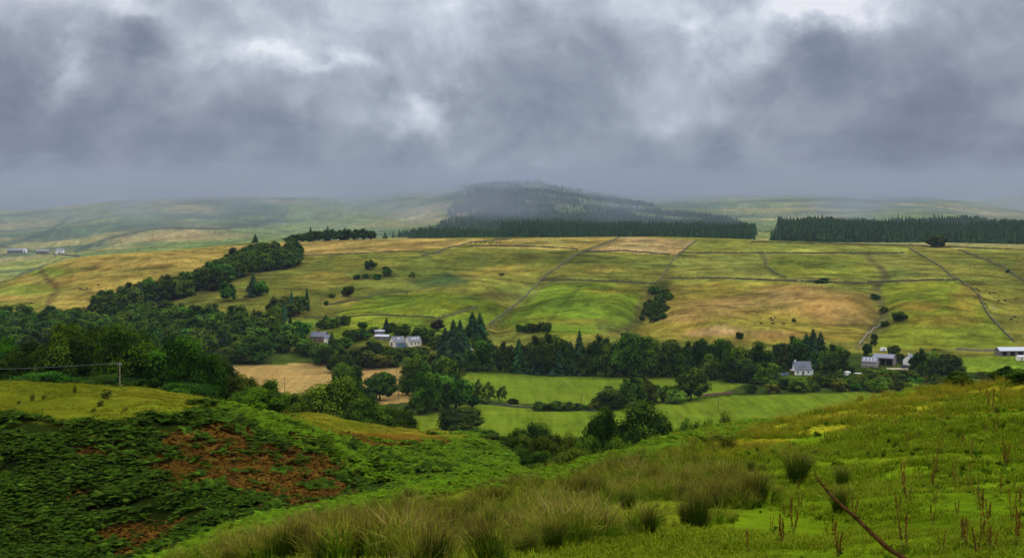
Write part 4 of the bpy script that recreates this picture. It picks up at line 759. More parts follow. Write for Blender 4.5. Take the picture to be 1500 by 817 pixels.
G_RUSH = leaf_mat('rush', (24, 42, 8), (66, 88, 16), .2, .2, False, (100, 90, 34))
TG = tset(G_GREEN, 'grass_tuft', (1, 2, 3, 4), 14, .10, .11, .006, .5)
TO = tset(G_OLIVE, 'long_grass_tuft', (5, 6, 7, 8), 18, .55, .13, .0105, .4, .4, .5)
TS = tset(G_STRAW, 'straw_tuft', (15, 16, 17), 14, .62, .14, .006, .4, .4, .5)
TR = tset(G_RUSH, 'rush_tuft', (18, 19, 20), 60, .7, .13, .005, .35)
TD = tset(G_GOLD, 'gold_grass_tuft', (9, 10, 11), 18, .42, .14, .007, .35)
RUSHZ = [(200, 830), (400, 770), (600, 728), (800, 694), (950, 668), (1030, 660), (1090, 690), (1125, 715), (1090, 745), (1030, 775), (950, 785), (880, 800), (840, 830)]
GOLDZ = [(900, 690), (1000, 648), (1080, 625), (1200, 597), (1320, 574), (1500, 553), (1560, 550), (1560, 572), (1400, 592), (1300, 612), (1200, 630), (1120, 655), (1040, 660)]
x, y = sow(70000, 9.5, 150, -.30, .46, 21); px, py, z = pix(x, y)
lip = np.interp(px, [150, 230, 300, 400, 600, 700, 770, 850, 950, 1050, 1200, 1350, 1500], [860, 817, 793, 762, 722, 705, 695, 686, 655, 628, 600, 573, 558])
wx, wy = px + (fbm(x / 1.5, y / 3, 3, 51) - .5) * 260, py + (fbm(x / 1.5, y / 3, 3, 52) - .5) * 90
on = py > lip - 2; rz = inpoly(wx, wy, RUSHZ); gz = inpoly(wx, wy, GOLDZ)
k = on & ~rz & (fbm(x / 1.2, y / 1.2, 2, 60) > .32); lay('grass', TG, x[k], y[k], np.clip(y[k] / 24, .7, 3.2) * np.clip(.3 + 3 * (fbm(x[k] / 1.8, y[k] / 2.4, 3, 63) - .3), .25, 1.4) * rr.uniform(.5, 1.2, k.sum()), 'short green pasture grass on the near slope', 'grass', .2, 11)
hn = fbm(x / .9, y / 1.5, 2, 71); sn = fbm(x / 2.6, y / 4, 3, 75); u_ = rr.random(len(x)); hs_ = np.clip(y / 34, .8, 1.6) * np.clip(.18 + 2.3 * (hn - .34), .18, .95) * np.clip((py - lip) / 30, .22, .85)
k = on & rz & (u_ < .34); lay('long_grass', TO, x[k], y[k], hs_[k] * rr.uniform(.6, 1.15, k.sum()), 'long olive green grass in the middle foreground', 'grass', .25, 12)
k = on & rz & (u_ > .91) & (sn > .47); lay('straw_grass', TS, x[k], y[k], hs_[k] * rr.uniform(.7, 1.2, k.sum()), 'pale straw coloured grass stems among the long grass', 'grass', .3, 16)
k = on & rz & (u_ > .80) & (sn < .50) & (hn > .45); lay('rushes', TR, x[k], y[k], hs_[k] * rr.uniform(.7, 1.1, k.sum()), 'dark rushes growing among the long grass', 'rushes', .15, 17)
k = on & gz & (rr.random(len(x)) < .55); lay('seeding_grass', TD, x[k], y[k], np.clip(y[k] / 70, .8, 1.7) * rr.uniform(.5, 1.3, k.sum()), 'yellow seeding grass along the crest of the near slope', 'grass', .15, 13)
hx, hy = sow(5200, 10, 110, -.05, .46, 27); hpx, hpy, hz = pix(hx, hy); hk = (hpy > np.interp(hpx, [850, 950, 1050, 1200, 1350, 1500], [686, 655, 628, 600, 573, 558])) & ~inpoly(hpx, hpy, RUSHZ) & (fbm(hx / 2.5, hy / 3, 3, 99) > .5) & (rr.random(5200) < .6)
HERB = []  # dark leafy clumps standing in for shadow spots among the grass
for s in range(3):
    cr_, _l = crown_mesh(120 + s, 26, .22, 'dome', .0, 4, leaf_mat('herb_leaf', (42, 70, 8), (84, 116, 18), .2, .3, False)); HERB.append(hidden_proto('herb', cr_))
lay('herbs', HERB, hx[hk], hy[hk], np.clip(hy[hk] / 30, .5, 2.2) * rr.uniform(.05, .16, hk.sum()), 'low dark leafy herbs added as shadow spots in the near turf', 'herbs', .1, 18)
hx, hy = sow(60000, 870, 1480, -.40, .40, 28); hn_ = fbm(hx / 40, hy / 26, 4, 101); hk = (hn_ > .56) & (rr.random(60000) < .22)
for hq in HERB: pass
ROUGH = []
for s in range(3):
    cr_, _l = crown_mesh(130 + s, 30, .22, 'dome', .0, 4, leaf_mat('rough_tussock', (62, 72, 16), (104, 104, 32), .2, .3, False)); ROUGH.append(hidden_proto('rough_tussock', cr_))
lay('rough_grassland', ROUGH, hx[hk], hy[hk], rr.uniform(.3, .95, hk.sum()), 'dark rushy tussocks speckling the hillside pastures', 'rushes', .1, 19, .15)
x, y = sow(52000, 112, 255, -.46, 0.02, 23); px, py, z = pix(x, y)
k = (~inpoly(px, py, BANK)) & (fbm(x / 6, y / 6, 3, 61) > .44); k2 = k & (rr.random(len(x)) < .55); lay('grass', TG, x[k2], y[k2], rr.uniform(.8, 2.0, k2.sum()), 'green grass tufts on top of the knoll and spur', 'grass', .15, 20)
k &= ~k2; lay('grass', TD, x[k], y[k], rr.uniform(.25, .8, k.sum()), 'tawny grass tufts on top of the knoll and spur', 'grass', .15, 14)
#--- END OF PLANTS ---

# ------------------------------------------------------------------ rush tussocks, docks and weeds one by one
TUS = []
for s in range(4):
    v, f, t1, t2 = tuft(70 + s, 360, 1.0, .20, .007, .3, .45, .75)
    TUS.append(mesh('rush_tussock', v, f, G_RUSH, {'tint': ('FLOAT', 'FACE', t1), 'tip': ('FLOAT', 'FACE', np.array(t2) * .8)}))
for q, (px, base, wd, hh, lb) in enumerate([
    (1168, 706, 60, 48, 'largest dark rush tussock standing alone on the green slope'), (1234, 713, 36, 32, 'rush tussock right of the largest one'), (1230, 752, 44, 42, 'rush tussock behind the brown arching stem'), (1065, 663, 36, 26, 'dark rush tussock near the gully lip at the top'), (1072, 699, 28, 24, 'small rush tussock left of the largest one'), (1100, 691, 18, 20, 'smallest rush tussock between two others above the slope'),
    (1108, 738, 60, 50, 'broad rush tussock on the right edge of long grass'), (1024, 774, 58, 60, 'tall rush tussock at lower right end of long grass'), (960, 710, 26, 28, 'rush tussock at the top of the long grass'), (853, 724, 40, 30, 'rush tussock high in the middle of long grass'), (811, 809, 56, 56, 'dark rush tussock at bottom middle of the picture'), (885, 789, 46, 46, 'reddish based rush tussock low in the long grass'),
    (951, 788, 34, 54, 'tall narrow rush tussock beside the bare green turf'), (1006, 770, 40, 44, 'rush tussock next to the tall lower right one'), (665, 783, 30, 34, 'rush tussock in the lower left long grass'), (727, 745, 42, 36, 'rush tussock in the left part of long grass'), (770, 817, 50, 44, 'rush tussock cut by the bottom edge of view'), (600, 735, 30, 22, 'rush tussock at the left lip of long grass'), (560, 790, 40, 30, 'rush tussock in the far left long grass'), (1180, 690, 30, 22, 'small rush tussock behind the largest one'), (1058, 735, 46, 34, 'rush tussock behind the broad one at long grass edge'), (920, 745, 40, 34, 'rush tussock in the centre right of long grass'), (700, 800, 50, 34, 'low rush tussock at the bottom left of centre'), (480, 800, 44, 30, 'low rush tussock near the bracken lip at bottom left')]):
    x, y, z = hit(px, base); o = obj('rush_tussock', TUS[q % 4], None, (x, y, z - .03)); s = hh / F * y * .95; ww = wd / F * y / 1.15
    o.scale = (ww, ww, s); o.rotation_euler = (0, 0, random.uniform(0, 6.28)); tag(o, lb, 'rush', 'rush tussocks on the near slope')
G_DOCK = leaf_mat('dock_seed', (84, 62, 20), (132, 98, 40), .15, .25, False)
G_DOCKL = leaf_mat('dock_leaf', (62, 88, 14), (120, 118, 28), .2, .25, False)
def dock(seed):
    r = random.Random(seed); out = []; lv = []; lf = []
    tt = lambda n: [r.random() for _ in range(n)]
    for k in range(r.randint(2, 4)):
        a = r.uniform(0, 6.28); q = r.uniform(0, .1); h = r.uniform(.6, 1.0); tx, ty = math.cos(a) * (q + .12 * h), math.sin(a) * (q + .12 * h); st = MB(); hv = []; hf = []
        st.tube([(math.cos(a) * q * .4, math.sin(a) * q * .4, -.02), (tx, ty, h)], [.008, .004], 4)
        for j in range(24):
            u = .36 + .66 * (j + r.random()) / 24; d = Vector((r.gauss(0, 1), r.gauss(0, 1), r.gauss(0, .6))).normalized(); rr_ = .05 * (1.15 - u) * r.random() + .006
            c = Vector((math.cos(a) * q * .4 * (1 - u) + tx * u, math.sin(a) * q * .4 * (1 - u) + ty * u, h * u)) + d * rr_; s = r.uniform(.02, .042); b = len(hv)
            t1 = d.orthogonal().normalized() * s; t2 = Vector((0, 0, 1)) * s * 1.3; hv += [tuple(c - t1), tuple(c - t2), tuple(c + t1), tuple(c + t2)]; hf.append([b, b + 1, b + 2, b + 3])
        out += [('stem', st.me('stem', G_DOCKM)), ('seed_head', mesh('seed_head', hv, hf, G_DOCK, {'tint': ('FLOAT', 'FACE', tt(len(hf)))}))]
    for k in range(9):
        a = r.uniform(0, 6.28); L = r.uniform(.14, .3); z0 = r.uniform(0, .25); c, s = math.cos(a), math.sin(a); w_ = L * .2; b = len(lv)
        lv += [(0, 0, z0), (c * L * .5 - s * w_, s * L * .5 + c * w_, z0 + .08), (c * L, s * L, z0 + r.uniform(-.05, .06)), (c * L * .5 + s * w_, s * L * .5 - c * w_, z0 + .08)]; lf.append([b, b + 1, b + 2, b + 3])
    return out + [('leaf_rosette', mesh('leaf_rosette', lv, lf, G_DOCKL, {'tint': ('FLOAT', 'FACE', tt(len(lf)))}))]
G_DOCKM = plain_mat('dock_stem', (96, 74, 36))
DOCKS = [dock(s) for s in range(5)]
def put_dock(x, y, s, label, group=None):
    e = empty('dock_plant', (x, y, float(ground(x, y)) - .01), random.uniform(0, 6.28)); e.scale = (s, s, s); tag(e, label, 'weed', group)
    d = random.choice(DOCKS)
    for nm, m in d: obj(nm, m, e)
for px, base, hh, lb in [(1473, 684, 42, 'tall branching brown dock plant near the right edge'), (1325, 725, 56, 'tallest pair of brown dock stalks on the middle slope'), (1371, 695, 36, 'brown dock stalks right of the tallest pair'), (1398, 712, 38, 'leafy brown dock right of the paired stalks'), (1227, 815, 50, 'lone red brown dock stalk at the bottom of the slope'), (1327, 806, 34, 'thin dock stalk at the bottom right of arching stem'), (1369, 738, 30, 'leaning dock stalk in the middle of the slope'), (1435, 738, 34, 'rusty dock cluster below right edge stalks'), (1466, 724, 30, 'short rusty dock near the right edge'), (1380, 812, 36, 'thin dock stalk at the bottom right'), (1096, 810, 40, 'pale dock stalk at the bottom beside long grass'), (1160, 752, 28, 'pale brown dock below the largest tussock'), (1410, 655, 30, 'dock plant on the upper right slope'), (1452, 605, 40, 'rusty dock on the crest at upper right'), (1330, 655, 26, 'dark dock on the upper middle slope'), (1160, 640, 20, 'dark dock under the yellow crest grass'), (1228, 655, 22, 'dock plant right of the yellow crest grass')]:
    x, y, z = hit(px, base); put_dock(x, y, hh / F * y / .95, lb)
r = np.random.default_rng(77); n = 0
while n < 85:
    px, py = r.uniform(1080, 1510), r.uniform(565, 815)
    if py < np.interp(px, [1080, 1200, 1350, 1500], [640, 604, 577, 562]) or r.random() > np.interp(px - (py - 560) * .5, [1000, 1500], [.15, 1]): continue
    x, y, z = hit(px, py); put_dock(x, y, r.uniform(.3, .8) * np.interp(y, [15, 60], [.55, 1.15]), 'small brown seeding dock plant scattered on the green slope', 'dock plants scattered over the near slope'); n += 1
TH = [crown_mesh(90 + s, 160, .10, 'tall', .02, 8, leaf_mat('thistle', (74, 88, 24), (120, 122, 44), .15, .2, False))[0] for s in range(2)]
for px, base, wd, hh, lb in [(157, 584, 18, 14, 'largest dark thistle clump on the knoll top'), (148, 594, 12, 8, 'small thistle clump below the largest on the knoll'), (110, 576, 6, 12, 'upright thistle left on the knoll top'), (184, 603, 8, 7, 'thistle right of centre on the knoll top'), (48, 588, 8, 12, 'thistle near the left end of the knoll'), (65, 585, 8, 8, 'low thistle beside the left thistle on knoll'), (138, 604, 8, 7, 'low thistle near the bracken edge on knoll'), (28, 592, 7, 6, 'faint thistle near the left edge on knoll')]:
    x, y, z = hit(px, base); o = obj('thistle', random.choice(TH), None, (x, y, z)); o.scale = (wd / F * y,) * 2 + (hh / F * y,); tag(o, lb, 'weed')
# the dead bramble stem close by
b = MB(); pts = []
for px, py, y in [(1193, 694, 3.35), (1199, 703, 3.30), (1213, 720, 3.22), (1233, 740, 3.14), (1253, 757, 3.06), (1280, 783, 2.96), (1300, 802, 2.9), (1330, 820, 2.8)]: pts.append(((px - 750) / F * y, y, (H0 - py) / F * y))
pts += [(.93, 2.72, -.80), (1.03, 2.65, -1.1), (1.08, 2.6, -1.45), (1.1, 2.58, float(ground(1.1, 2.58)) - .05)]
b.tube(pts, [.0015, .0026, .0036, .0041, .0045, .005, .0053, .0055, .0058, .006, .006, .006], 8)
st = empty('bramble_stem', (1.1, 2.58, float(ground(1.1, 2.58)))); tag(st, 'dead brown bramble stem arching up close at the bottom right', 'stem')
bm_ = plain_mat('dead_bramble', (42, 30, 12), .4, 40, c2=(84, 62, 30), spec=.0)
off = Vector(st.location); b.v = [tuple(Vector(p) - off) for p in b.v]; b.build('stem', bm_, st, smooth=True)
for q in range(1, 8):
    p = Vector(pts[q]) - off; m = MB(); d = Vector((random.uniform(-1, 1), -.3, random.uniform(-1, 1))).normalized(); m.tube([p, p + d * .014], [.0022, .0004], 4); m.build('thorn', bm_, st)

# ------------------------------------------------------------------ dry stone walls over the hillside
STONE = plain_mat('dry_stone', (112, 106, 88), .35, .35, c2=(80, 84, 56))
PALE = plain_mat('pale_stone', (128, 122, 104), .3, .8)
def wall(pts, label, h=1.35, th=.75, mat=STONE, name='stone_wall', ymin=0):
    P = []
    for (x0, y0), (x1, y1) in zip(pts[:-1], pts[1:]):
        n = max(2, int(math.hypot(x1 - x0, y1 - y0) / 3))
        for k in range(n): u = k / n; P.append(hit(x0 + (x1 - x0) * u, y0 + (y1 - y0) * u, ymin)[:2])
    P = np.array(P); 
    for _ in range(3): P[1:-1] = (P[:-2] + 2 * P[1:-1] + P[2:]) / 4
    d = np.gradient(P, axis=0); d /= np.linalg.norm(d, axis=1, keepdims=True) + 1e-9; nn = np.stack([-d[:, 1], d[:, 0]], 1)
    c = P.mean(0); z0 = float(ground(*c)); V_ = []; Fc = []; m = len(P); r = np.random.default_rng(len(P))
    for i in range(m):
        hh = h * (r.uniform(.7, 1.12) if r.random() > .07 else r.uniform(.15, .5))
        for s, zz, w_ in ((-1, -.5, 1), (-1, hh, .65), (1, hh, .65), (1, -.5, 1)):
            q = P[i] + nn[i] * s * th / 2 * w_; V_.append((q[0] - c[0], q[1] - c[1], float(ground(*P[i])) - z0 + zz))
        if i: 
            a, b_ = (i - 1) * 4, i * 4
            for k in range(3): Fc.append([a + k, a + k + 1, b_ + k + 1, b_ + k])
    Fc += [[0, 1, 2, 3], [m * 4 - 1, m * 4 - 2, m * 4 - 3, m * 4 - 4]]
    return tag(obj(name, mesh(name, V_, Fc, mat), None, (c[0], c[1], z0)), label, 'wall')
wall([(908, 348), (880, 360), (850, 370), (815, 393), (791, 412), (770, 435), (745, 455), (715, 478)], 'long stone wall running diagonally down the middle of hillside')
wall([(792, 412), (840, 411), (900, 413), (965, 417)], 'stone wall curving round the top of the bright middle pasture')
wall([(1021, 352), (1005, 364), (985, 382), (972, 402), (964, 416)], 'stone wall dropping from the skyline to the gorse dip')
wall([(750, 350), (690, 356), (660, 363), (640, 370), (615, 377)], 'stone wall below the right end of tan skyline field')
wall([(688, 361), (770, 361), (850, 366)], 'stone wall edging the tan field left of the diagonal wall')
wall([(852, 370), (915, 368), (985, 374)], 'short stone wall between diagonal wall and skyline drop')
wall([(978, 409), (1060, 408), (1140, 412), (1210, 414), (1270, 416)], 'long level stone wall above the tan hummocks')
wall([(1270, 415), (1330, 412), (1404, 411)], 'stone wall along the top of right green pasture')
wall([(1332, 364), (1355, 378), (1381, 393), (1395, 406), (1407, 412), (1430, 428), (1438, 443), (1447, 461), (1468, 484), (1488, 504)], 'long stone wall running down the right of the hillside')
wall([(1404, 366), (1438, 379), (1470, 392), (1500, 413), (1530, 430)], 'stone wall descending to the right edge of view')
wall([(1000, 371), (1100, 371), (1265, 372), (1328, 371)], 'level stone wall under the upper green strip')
wall([(1100, 355), (1232, 358), (1364, 361), (1530, 368)], 'stone wall along the skyline in front of plantation', ymin=1200)
wall([(1120, 373), (1124, 390), (1135, 400), (1155, 408)], 'short broken stone wall on the upper right hillside', h=.9)
wall([(-40, 428), (0, 415), (30, 402), (67, 388), (93, 379), (117, 376)], 'stone wall on the crest of the far left pasture')
wall([(445, 375), (520, 372), (590, 368), (640, 372), (660, 362)], 'low stone wall below the tan skyline field', h=1.0)
wall([(480, 448), (520, 440), (560, 430), (600, 429)], 'low stone wall across the left of the middle hillside', h=.9)
wall([(700, 450), (660, 462), (632, 472)], 'old tumbled wall left of the diagonal wall', h=.8)
wall([(425, 465), (480, 466), (560, 462), (640, 466)], 'low stone wall behind the rounded pasture and garden trees', h=.9)
wall([(1400, 513), (1440, 515), (1490, 516), (1530, 519)], 'pale roadside wall below the right pasture', mat=PALE)
wall([(1258, 506), (1270, 490), (1280, 482), (1292, 476)], 'pale stone bank of the burn above the farm', h=.8, mat=PALE)
wall([(682, 590), (720, 593), (760, 597), (830, 601), (880, 602)], 'low grey wall with bushes between the two mown fields', h=1.0, mat=STONE)
wall([(1020, 581), (1050, 578), (1075, 576)], 'short rubble bank right of the lone round tree', h=1.1, mat=plain_mat('rubble', (118, 92, 74), .3, 1.))
for k, pts in enumerate([[(0, 361), (60, 372), (120, 376)], [(160, 350), (230, 335), (320, 336), (380, 330), (420, 317)]]):
    wall(pts, ['far stone wall in the left valley behind the tan slope', 'far stone wall curving round the heathery fell at left'][k], h=2.0, th=1.6, ymin=1700)

# ------------------------------------------------------------------ buildings
WHITE = plain_mat('white_render', (246, 244, 236), .04, .6); CREAM = plain_mat('cream_render', (242, 234, 210), .06, .6); SLATE = plain_mat('slate', (88, 94, 104), .2, 1.5, .5, .4); BROWN = plain_mat('brown_stone', (104, 78, 62), .25, 1.2)
GLASS = plain_mat('window_glass', (26, 32, 38), .2, 1, .08, .6); FRAME = plain_mat('white_frame', (215, 215, 210), .05); BOARD = plain_mat('weathered_boards', (112, 104, 98), .25, 1.5); TIN = plain_mat('grey_metal_roof', (112, 114, 124), .12, .6, .45, .4); PTIN = plain_mat('pale_metal_roof', (168, 174, 182), .1, .6, .45, .4)
BRICK = plain_mat('chimney_brick', (128, 72, 54), .2, 3); DARKM = plain_mat('dark_interior', (26, 24, 24), .2); CONC = plain_mat('concrete', (136, 132, 124), .15, .8)
def block(parent, x0, x1, y0, y1, h, rh, wm, rm, over=.3, rname='roof'):
    w_ = MB(); ym = (y0 + y1) / 2
    w_.add([(x0, y0, -1.5), (x1, y0, -1.5), (x1, y1, -1.5), (x0, y1, -1.5), (x0, y0, h), (x1, y0, h), (x1, y1, h), (x0, y1, h), (x0, ym, h + rh), (x1, ym, h + rh)],
           [(0, 1, 5, 4), (2, 3, 7, 6), (3, 0, 4, 8, 7), (1, 2, 6, 9, 5), (3, 2, 1, 0)])
    w_.build('wall', wm, parent)
    s = rh / (ym - y0); rf = MB(); o = over
    rf.slab([(x0 - o, y0 - o, h - s * o + .02), (x1 + o, y0 - o, h - s * o + .02), (x1 + o, ym, h + rh + .02), (x0 - o, ym, h + rh + .02)], .14)
    rf.slab([(x1 + o, y1 + o, h - s * o + .02), (x0 - o, y1 + o, h - s * o + .02), (x0 - o, ym, h + rh + .02), (x1 + o, ym, h + rh + .02)], .14)
    return rf.build(rname, rm, parent)
def opening(parent, x, y, z, w_, h, face='y', name='window', pane='pane', d=-1, fm=None, pm=None, bars=True):
    f = MB(); p = MB(); t_ = .09
    def bx(m, a0, a1, z0, z1, dep0, dep1):
        if face == 'y': m.box(a0, a1, min(y + d * dep0, y + d * dep1), max(y + d * dep0, y + d * dep1), z0, z1)
        else: m.box(min(x + d * dep0, x + d * dep1), max(x + d * dep0, x + d * dep1), a0, a1, z0, z1)
    c = x if face == 'y' else y; a0, a1 = c - w_ / 2, c + w_ / 2
    bx(f, a0, a0 + t_, z, z + h, .0, .07); bx(f, a1 - t_, a1, z, z + h, .0, .07); bx(f, a0 + t_, a1 - t_, z + h - t_, z + h, .0, .07); bx(f, a0 + t_, a1 - t_, z, z + t_, .0, .07)
    if bars: bx(f, c - .03, c + .03, z + t_, z + h - t_, .0, .07)
    bx(p, a0 + t_, a1 - t_, z + t_, z + h - t_, .005, .03)
    o = f.build(name, fm or FRAME, parent); p.build(pane, pm or GLASS, o); return o
def rooflight(roof, x, y0, h, rh, ym, u, w_=.8, l=1.1, mat=None):
    s = rh / (ym - y0); n = Vector((0, -s, 1)).normalized(); c = Vector((x, y0 + (ym - y0) * u, h + rh * u + .03)) + n * .15; ax = Vector((1, 0, 0)) * w_ / 2; ay = Vector((0, 1, s)).normalized() * l / 2
    m = MB(); m.slab([c - ax - ay, c + ax - ay, c + ax + ay, c - ax + ay], .06); return m.build('rooflight', mat or FRAME, roof)
def house(name, label, px, base, rz=0, Y=None, cat='house'):
    x, y, z = hit(px, base) if Y is None else at(px, Y); return tag(empty(name, (x, y, z), rz), label, cat)
# white house below the firs
h = house('white_house', 'white house with steep grey roof in front of dark firs', 1176.5, 549); rf = block(h, -4.7, 4.7, 0, 7.5, 3.0, 4.3, WHITE, SLATE, .35)
for x in (-3.0, 0, 3.0): opening(h, x, 0, .9 if x else .1, 1.15 if x else 1.3, 1.2 if x else 2.0)
for x in (-1.1, .9):
    d_ = MB(); d_.box(x - .55, x + .55, 1.0, 3.0, 3.4, 4.75); dm = d_.build('dormer', WHITE, h); r2 = MB(); r2.box(x - .75, x + .75, .8, 3.2, 4.752, 4.95); r2.build('dormer_roof', SLATE, dm); opening(h, x, 1.0, 3.55, .8, 1.0, bars=False)
for s in (-1, 1): m = MB(); m.box(min(s * 4.702, s * 6.0), max(s * 4.702, s * 6.0), 1.5, 6, -1, 2.3); o = m.build('side_porch', BROWN if s < 0 else WHITE, h); r2 = MB(); r2.box(min(s * 4.704, s * 6.3), max(s * 4.704, s * 6.3), 1.2, 6.3, 2.302, 2.5); r2.build('porch_roof', FRAME, o)
m = MB(); m.box(-4.1, -3.4, 3.4, 4.1, 6.8, 8.2); m.build('chimney', WHITE, rf)
# twin gabled house
h = house('gabled_house', 'cream white house with two gables and slate roofs among trees', 595, 507, R(33)); rf = block(h, -8.2, 0, 1.0, 6.8, 2.9, 2.9, CREAM, SLATE, .25); rf2 = block(h, 0.0, 9.0, -3.6, 2.0, 2.9, 2.9, CREAM, SLATE, .25)
opening(h, -8.2, 3.9, .3, 2.6, 2.2, 'x', 'glazed_gable'); opening(h, 0, -.8, .8, 1.2, 1.3, 'x'); 
for x in (2, 4.5, 7): opening(h, x, -3.6, .9, 1.1, 1.2)
for x in (3.4, 5.2, 7.0): rooflight(rf2, x, -3.6, 2.9, 2.9, -.8, .55)
rooflight(rf, -4, 1.0, 2.9, 2.9, 3.9, .6); m = MB(); m.box(-6.5, -1.5, -2.0, .998, -1, 2.3); cs = m.build('conservatory', plain_mat('conservatory_glass', (96, 120, 140), .15, 1, .15, .6), h)
# chimney house
h = house('stone_house', 'brown stone house with slate roof and red chimney', 465, 501, R(-14)); rf = block(h, -5, 5, 0, 7, 3.4, 2.8, BROWN, SLATE, .3); m = MB(); m.box(-1.2, -.2, 3, 4, 5.6, 7.6); ch = m.build('chimney', BRICK, rf); m = MB(); m.tube([(-.7, 3.5, 7.6), (-.7, 3.5, 8.1)], .18); m.build('chimney_pot', BRICK, ch)
for x in (-3.2, 0, 3.2): opening(h, x, 0, .9, 1.2, 1.3)
block(h, 5.3, 8.2, -2.5, 4, 2.6, 2.0, CREAM, SLATE, .2, 'wing_roof')
# sheds and small roofs
for px, base, w_, d_, hh, rh, wm, rm, rz, lb in [(556, 491, 6.5, 4, 2.4, .8, BOARD, PTIN, .1, 'small shed with pale roof above the twin gable house'), (559, 498, 9, 5, 2.2, 1.0, BOARD, PTIN, -.15, 'low shed with pale roof left of twin gable house'), (686, 519, 5.5, 4, 2.4, 1.2, BROWN, TIN, .2, 'grey roofed garden house between conifers and belt'), (668, 514, 2.0, 2.0, 1.8, .5, WHITE, PTIN, 0, 'tiny white garden hut beside the large conifers')]:
    h = house('shed', lb, px, base, rz, cat='shed'); block(h, -w_ / 2, w_ / 2, 0, d_, hh, rh, wm, rm, .2); opening(h, 0, 0, .05, .9, 1.7, name='door', pane='door_panel', fm=FRAME, pm=BOARD, bars=False)
# the farm
h = house('open_barn', 'weathered grey barn with open dark front at the farm', 1293, 535, R(-30), cat='barn'); L_, D_, H_, RH = 12., 8., 4.4, 1.9
m = MB(); m.add([(L_ / 2, 0, -1), (L_ / 2, D_, -1), (L_ / 2, D_, H_), (L_ / 2, D_ / 2, H_ + RH), (L_ / 2, 0, H_), (L_ / 2 - .2, 0, -1), (L_ / 2 - .2, D_, -1), (L_ / 2 - .2, D_, H_), (L_ / 2 - .2, D_ / 2, H_ + RH), (L_ / 2 - .2, 0, H_)], [(0, 1, 2, 3, 4), (9, 8, 7, 6, 5), (0, 4, 9, 5)]); m.build('end_wall', BOARD, h)
m = MB(); m.add([(-L_ / 2, 0, -1), (-L_ / 2, D_, -1), (-L_ / 2, D_, H_), (-L_ / 2, D_ / 2, H_ + RH), (-L_ / 2, 0, H_), (-L_ / 2 + .2, 0, -1), (-L_ / 2 + .2, D_, -1), (-L_ / 2 + .2, D_, H_), (-L_ / 2 + .2, D_ / 2, H_ + RH), (-L_ / 2 + .2, 0, H_)], [(4, 3, 2, 1, 0), (5, 6, 7, 8, 9), (5, 9, 4, 0)]); m.build('end_wall', BOARD, h)
m = MB(); m.box(-L_ / 2 + .2, L_ / 2 - .2, D_ - .2, D_ - .002, -1, H_); m.build('back_wall', BOARD, h)
m = MB(); m.box(-L_ / 2 + .2, -1.5, .002, .2, -1, H_); m.build('front_boards', BOARD, h)
m = MB(); m.box(-1.5, L_ / 2 - .2, .002, .25, 3.7, H_); m.build('lintel', BOARD, h)
for x in (1.8,): m = MB(); m.box(x - .15, x + .15, .004, .3, -1, 3.7); m.build('post', BOARD, h)
s = RH / (D_ / 2); m = MB(); m.slab([(-L_ / 2 - .3, -.3, H_ - s * .3 + .03), (L_ / 2 + .3, -.3, H_ - s * .3 + .03), (L_ / 2 + .3, D_ / 2, H_ + RH + .03), (-L_ / 2 - .3, D_ / 2, H_ + RH + .03)], .12); m.slab([(L_ / 2 + .3, D_ + .3, H_ - s * .3 + .03), (-L_ / 2 - .3, D_ + .3, H_ - s * .3 + .03), (-L_ / 2 - .3, D_ / 2, H_ + RH + .03), (L_ / 2 + .3, D_ / 2, H_ + RH + .03)], .12); m.build('roof', TIN, h)
h = house('farm_shed', 'farm shed with pale striped roof and white front wall', 1273, 538, R(-24), cat='barn'); rf = block(h, -4.2, 4.4, 0, 7, 3.0, 2.4, CONC, TIN, .25)
for x in (-3, -1, 1, 3): rooflight(rf, x, 0, 3.0, 2.4, 3.5, .5, .55, 3.2, PTIN)
m = MB(); m.box(-4.4, 5.2, -2.6, -.3, -1, 1.5); m.build('lean_to', CONC, h); opening(h, 2.5, -.0, .05, 1.6, 2.3, name='door', pane='door_panel', pm=BOARD, bars=False)
h = house('small_barn', 'small dark barn joined behind the open farm barn', 1306, 531, R(-30), cat='barn'); block(h, -3, 4, 0, 5, 2.6, 1.4, BOARD, TIN, .25); opening(h, 0, 0, .1, 2.2, 2.1, name='door', pane='door_panel', pm=DARKM, bars=False)
h = house('white_cottage', 'white gabled cottage half hidden behind green tree at farm', 1333, 533, R(62)); block(h, -4.5, 4.5, -3.2, 3.2, 2.8, 2.8, WHITE, SLATE, .2); opening(h, -4.5, 0, .8, 1.1, 1.2, 'x'); m = MB(); m.box(-3.8, -3.1, -.35, .35, 5.0, 6.6); m.build('chimney', CREAM, h)
h = house('long_barn', 'long low barn with pale metal roof at right edge', 1488, 521, R(4), cat='barn'); rf = block(h, -10, 14, 0, 8, 3.0, 1.9, BOARD, PTIN, .3)
for x in (-7, -2, 3, 8): opening(h, x, 0, .05, 3.2, 2.5, name='door', pane='door_panel', fm=BOARD, pm=DARKM, bars=False)
h = house('white_shed', 'small cream shed below the long barn at right edge', 1497, 528, R(6), cat='shed'); block(h, -2.5, 4, 0, 3, 2.2, .9, CREAM, PTIN, .15); opening(h, 0, 0, .05, 1, 1.8, name='door', pane='door_panel', pm=BOARD, bars=False)
h = house('caravan', 'small white caravan parked above the farm barns', 1295, 515, R(8), cat='caravan'); m = MB(); m.box(-1.9, 1.9, 0, 2, .5, 2.1); m.box(-1.6, 1.6, .1, 1.9, 2.1, 2.45); m.build('body', WHITE, h); opening(h, 0, 0, 1.2, 1.4, .6, bars=False)
for s in (-.6, .6): m = MB(); m.tube([(s, -.02, .3), (s, .2, .3)], .3, 10); m.build('wheel', DARKM, h)
